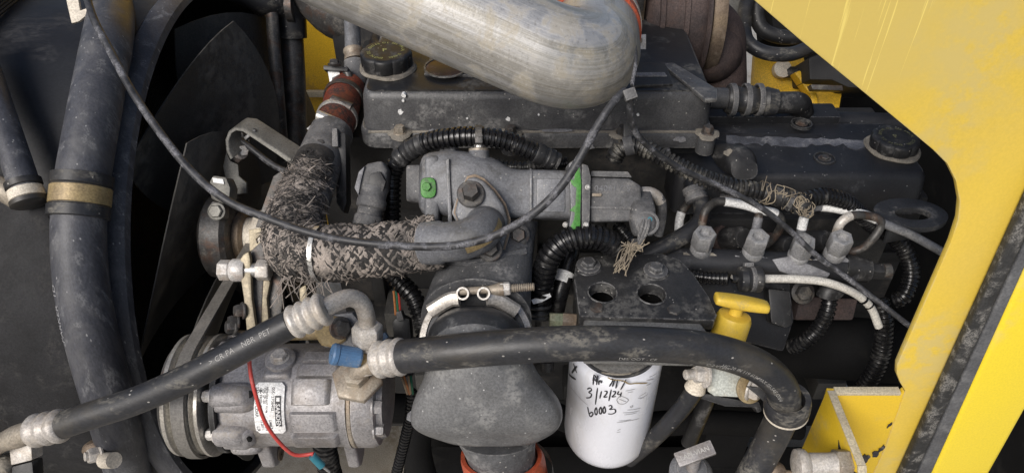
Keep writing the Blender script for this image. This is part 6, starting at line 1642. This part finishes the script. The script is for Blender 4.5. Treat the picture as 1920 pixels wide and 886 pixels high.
# hanging threads below the corner
random.seed(12); m = MB()
for k in range(26):
    p = P(random.uniform(515, 620), random.uniform(505, 522), random.uniform(.835, .86))
    m.tube([p, p - UP * random.uniform(.004, .012) + RT * random.uniform(-.008, .008), p - UP * random.uniform(.010, .036) + RT * random.uniform(-.016, .016)], .0005, 5, .003)
o = m.build('hanging_threads', M['fibre'], hs); o['kind'] = 'stuff'
tie = thing('steel_tie', 'shiny metal tie strap round the horizontal part of the heat sleeve', 'tie', P(606, 500, .83))
s_t = arc_at(pt, 604, .5, 1); c, T, N, B = pt.at(s_t)
m = MB(); rows = []
for i in range(15):
    a = -1.15 + 2.3 * i / 14; e = N * math.cos(a) + B * math.sin(a)
    rows.append([c + e * .0338 - T * .0028, c + e * .0346 - T * .0028, c + e * .0346 + T * .0028, c + e * .0338 + T * .0028])
m.grid(rows); m.build('strap', M['tie'], tie)

# ------------------------------------------------------------------ plugs and connectors
gp_ = thing('valve_plug', 'dirty grey two-wire plug below the actuator with frayed ties', 'plug', P(1200, 440, .90))
m = MB(); m.loft([(P(1200, 360, .925), RT * S(18, .92), FW * .014, 4), (P(1202, 378, .91), RT * S(22, .91), FW * .016, 3.5), (P(1204, 405, .90), RT * S(25, .90), FW * .016, 3.2), (P(1206, 432, .90), RT * S(22, .90), FW * .014, 3), (P(1206, 442, .902), RT * S(16, .90), FW * .011, 3)], 24, sub=3); m.build('shell', M['plastic_dirty'], gp_)
m = MB(); m.ring([(.011, -.003), (.0145, -.003), (.0145, .003), (.011, .003)], P(1213, 418, .888), -FW, 24); m.build('socket_rim', M['plastic_dirty'], gp_, .001)
m = MB(); m.lathe([(.0115, 0), (.0115, .002)], P(1213, 418, .889), -FW, 20); m.build('socket', M['plastic'], gp_)
for px in (1207, 1218):
    m = MB(); m.ring([(.0014, 0), (.0030, 0), (.0030, .002), (.0014, .002)], P(px, 411, .886), -FW, 14); m.build('pin_seal', M['teal'], gp_)
    m = MB(); m.tube([P(px, 412, .885), P(px - 3, 425, .880), P(px - 8, 440, .885), P(1198, 458, .895)], .0022, 8, .003); m.build('wire', M['plastic_dirty'], gp_)
m = MB(); m.tube([P(px - 5, 413, .884), P(px - 8, 428, .880), P(1198, 456, .893)], .0022, 8, .003); m.build('wire', M['plastic_dirty'], gp_)
m = MB(); m.tube([P(1196, 452, .898), P(1192, 466, .902)], .0085, 12, .003, rf=lambda t, L: .008 + .001 * math.sin(t * 1200)); m.build('boot', M['plastic_dirty'], gp_)
m = MB(); random.seed(31)
for k in range(40):
    p = P(random.uniform(1178, 1204), random.uniform(455, 468), .888)
    e = P(1165 + random.uniform(-16, 14), 500 + random.uniform(-10, 18), .882) if k % 2 else p + RT * random.uniform(-.014, .014) + UP * random.uniform(-.012, .008)
    m.tube([p, p.lerp(e, .5) + RT * random.uniform(-.007, .007) + UP * random.uniform(-.005, .005) - FW * .003, e], .00055, 5, .003)
o = m.build('frayed_string', M['string'], gp_); o['kind'] = 'stuff'
vt2 = thing('silver_tube', 'short silver tube bending down beside the grey plug', 'tube', P(1240, 430, .95))
m = MB(); m.tube([P(1200, 360, .935), P(1218, 360, .935), P(1234, 368, .937), P(1241, 384, .94), P(1240, 410, .95), P(1234, 440, .96)], .0062, 14, .004); m.build('tube', M['plastic_dirty'], vt2)
m = MB(); m.tube([P(1204, 360, .9348), P(1218, 360, .9348), P(1232, 367, .9368), P(1240, 380, .9395)], .0068, 14, .004); m.build('bright_end', M['crimp'], vt2)

cn = thing('sensor_connector', 'peeling grey sensor connector left of the gas valve', 'connector', P(690, 420, .93))
m = MB(); m.prism(cpts([(664, 352), (670, 325), (688, 306), (716, 300), (726, 318), (722, 360), (700, 372), (672, 372)], .925), FW * .035); m.build('shell', M['plastic_dirty'], cn, .006, 3)
m = MB(); m.prism(cpts([(692, 326), (712, 320), (724, 340), (718, 360), (690, 352)], .918), FW * .01); m.build('cap', M['plastic'], cn, .003)
m = MB(); m.prism(cpts([(664, 352), (672, 322), (684, 310), (676, 344), (672, 366)], .921), FW * .01); m.build('flap', M['chip'], cn, .002)
m = MB(); m.lathe([(.018, 0), (.018, .012), (.0155, .014), (.0155, .022), (.0185, .024), (.0185, .033), (.0165, .036), (.0165, .05)], P(688, 424, .925), (P(700, 366, .93) - P(688, 424, .925)), 16); m.build('nut_stack', M['plastic_dirty'], cn, .001)

wc = thing('harness_connector', 'black harness connector and coloured wires between compressor and duct', 'connector', P(765, 700, .95))
m = MB(); m.prism(cpts([(735, 600), (750, 590), (768, 598), (772, 640), (760, 650), (738, 640)], .95), FW * .025); m.build('housing', M['plastic'], wc, .004)
m = MB(); m.prism(cpts([(742, 584), (752, 582), (758, 600), (744, 602)], .945), FW * .02); m.build('tab', M['plastic_dirty'], wc, .002)
m = MB(); m.prism(cpts([(748, 690), (772, 690), (774, 706), (750, 708)], .95), FW * .02); m.build('boot', M['plastic'], wc, .003)
for k, (a, b, mt_) in enumerate(((752, 764, 'wire_tan'), (757, 768, 'wire_orange'), (766, 770, 'wire_tan'), (770, 774, 'wire_green'))):
    m = MB(); m.tube([P(a, 704, .945), P((a + b) / 2, 720, .942), P(b, 738, .955)], .0015, 7, .004); m.build('wire', M[mt_], wc)
for k, (px, mt_) in enumerate(((738, 'wire_orange'), (743, 'wire_green'), (747, 'red'))):
    m = MB(); m.tube([P(px, 545, .975), P(px + 2, 565, .97), P(px + 4, 590, .96)], .0016, 7, .004); m.build('wire', M[mt_], wc)
m = MB(); m.prism(cpts([(764, 775), (772, 768), (776, 778), (770, 790), (762, 786)], .955), FW * .003); m.build('white_tag', M['label'], wc)
bc = thing('blue_clip', 'tiny blue plastic clip behind the hex nut of the elbow', 'clip', P(716, 632, .90))
m = MB(); m.prism(cpts([(712, 628), (722, 622), (728, 632), (718, 640)], .90), FW * .008); m.build('clip', M['blue'], bc, .001)

# black wire loom beside the throat with grey end
bw = thing('taped_cable', 'black taped cable with pale grey sleeve beside the thick conduit', 'cable', P(1050, 540, .95))
m = MB(); m.tube([P(1075, 430, .96), P(1070, 470, .95), P(1062, 505, .945), P(1050, 545, .94), P(1040, 590, .95)], .0115, 16, .006); m.build('cable', M['loom'], bw)
m = MB(); m.tube([P(1060, 510, .9445), P(1053, 530, .941)], .0122, 16, .004); m.build('sleeve', M['label'], bw)
m = MB(); m.prism(cpts([(996, 562), (1030, 548), (1034, 556), (1016, 566), (1000, 570)], .905), FW * .003); m.build('torn_tape', M['label'], bw, .0005)

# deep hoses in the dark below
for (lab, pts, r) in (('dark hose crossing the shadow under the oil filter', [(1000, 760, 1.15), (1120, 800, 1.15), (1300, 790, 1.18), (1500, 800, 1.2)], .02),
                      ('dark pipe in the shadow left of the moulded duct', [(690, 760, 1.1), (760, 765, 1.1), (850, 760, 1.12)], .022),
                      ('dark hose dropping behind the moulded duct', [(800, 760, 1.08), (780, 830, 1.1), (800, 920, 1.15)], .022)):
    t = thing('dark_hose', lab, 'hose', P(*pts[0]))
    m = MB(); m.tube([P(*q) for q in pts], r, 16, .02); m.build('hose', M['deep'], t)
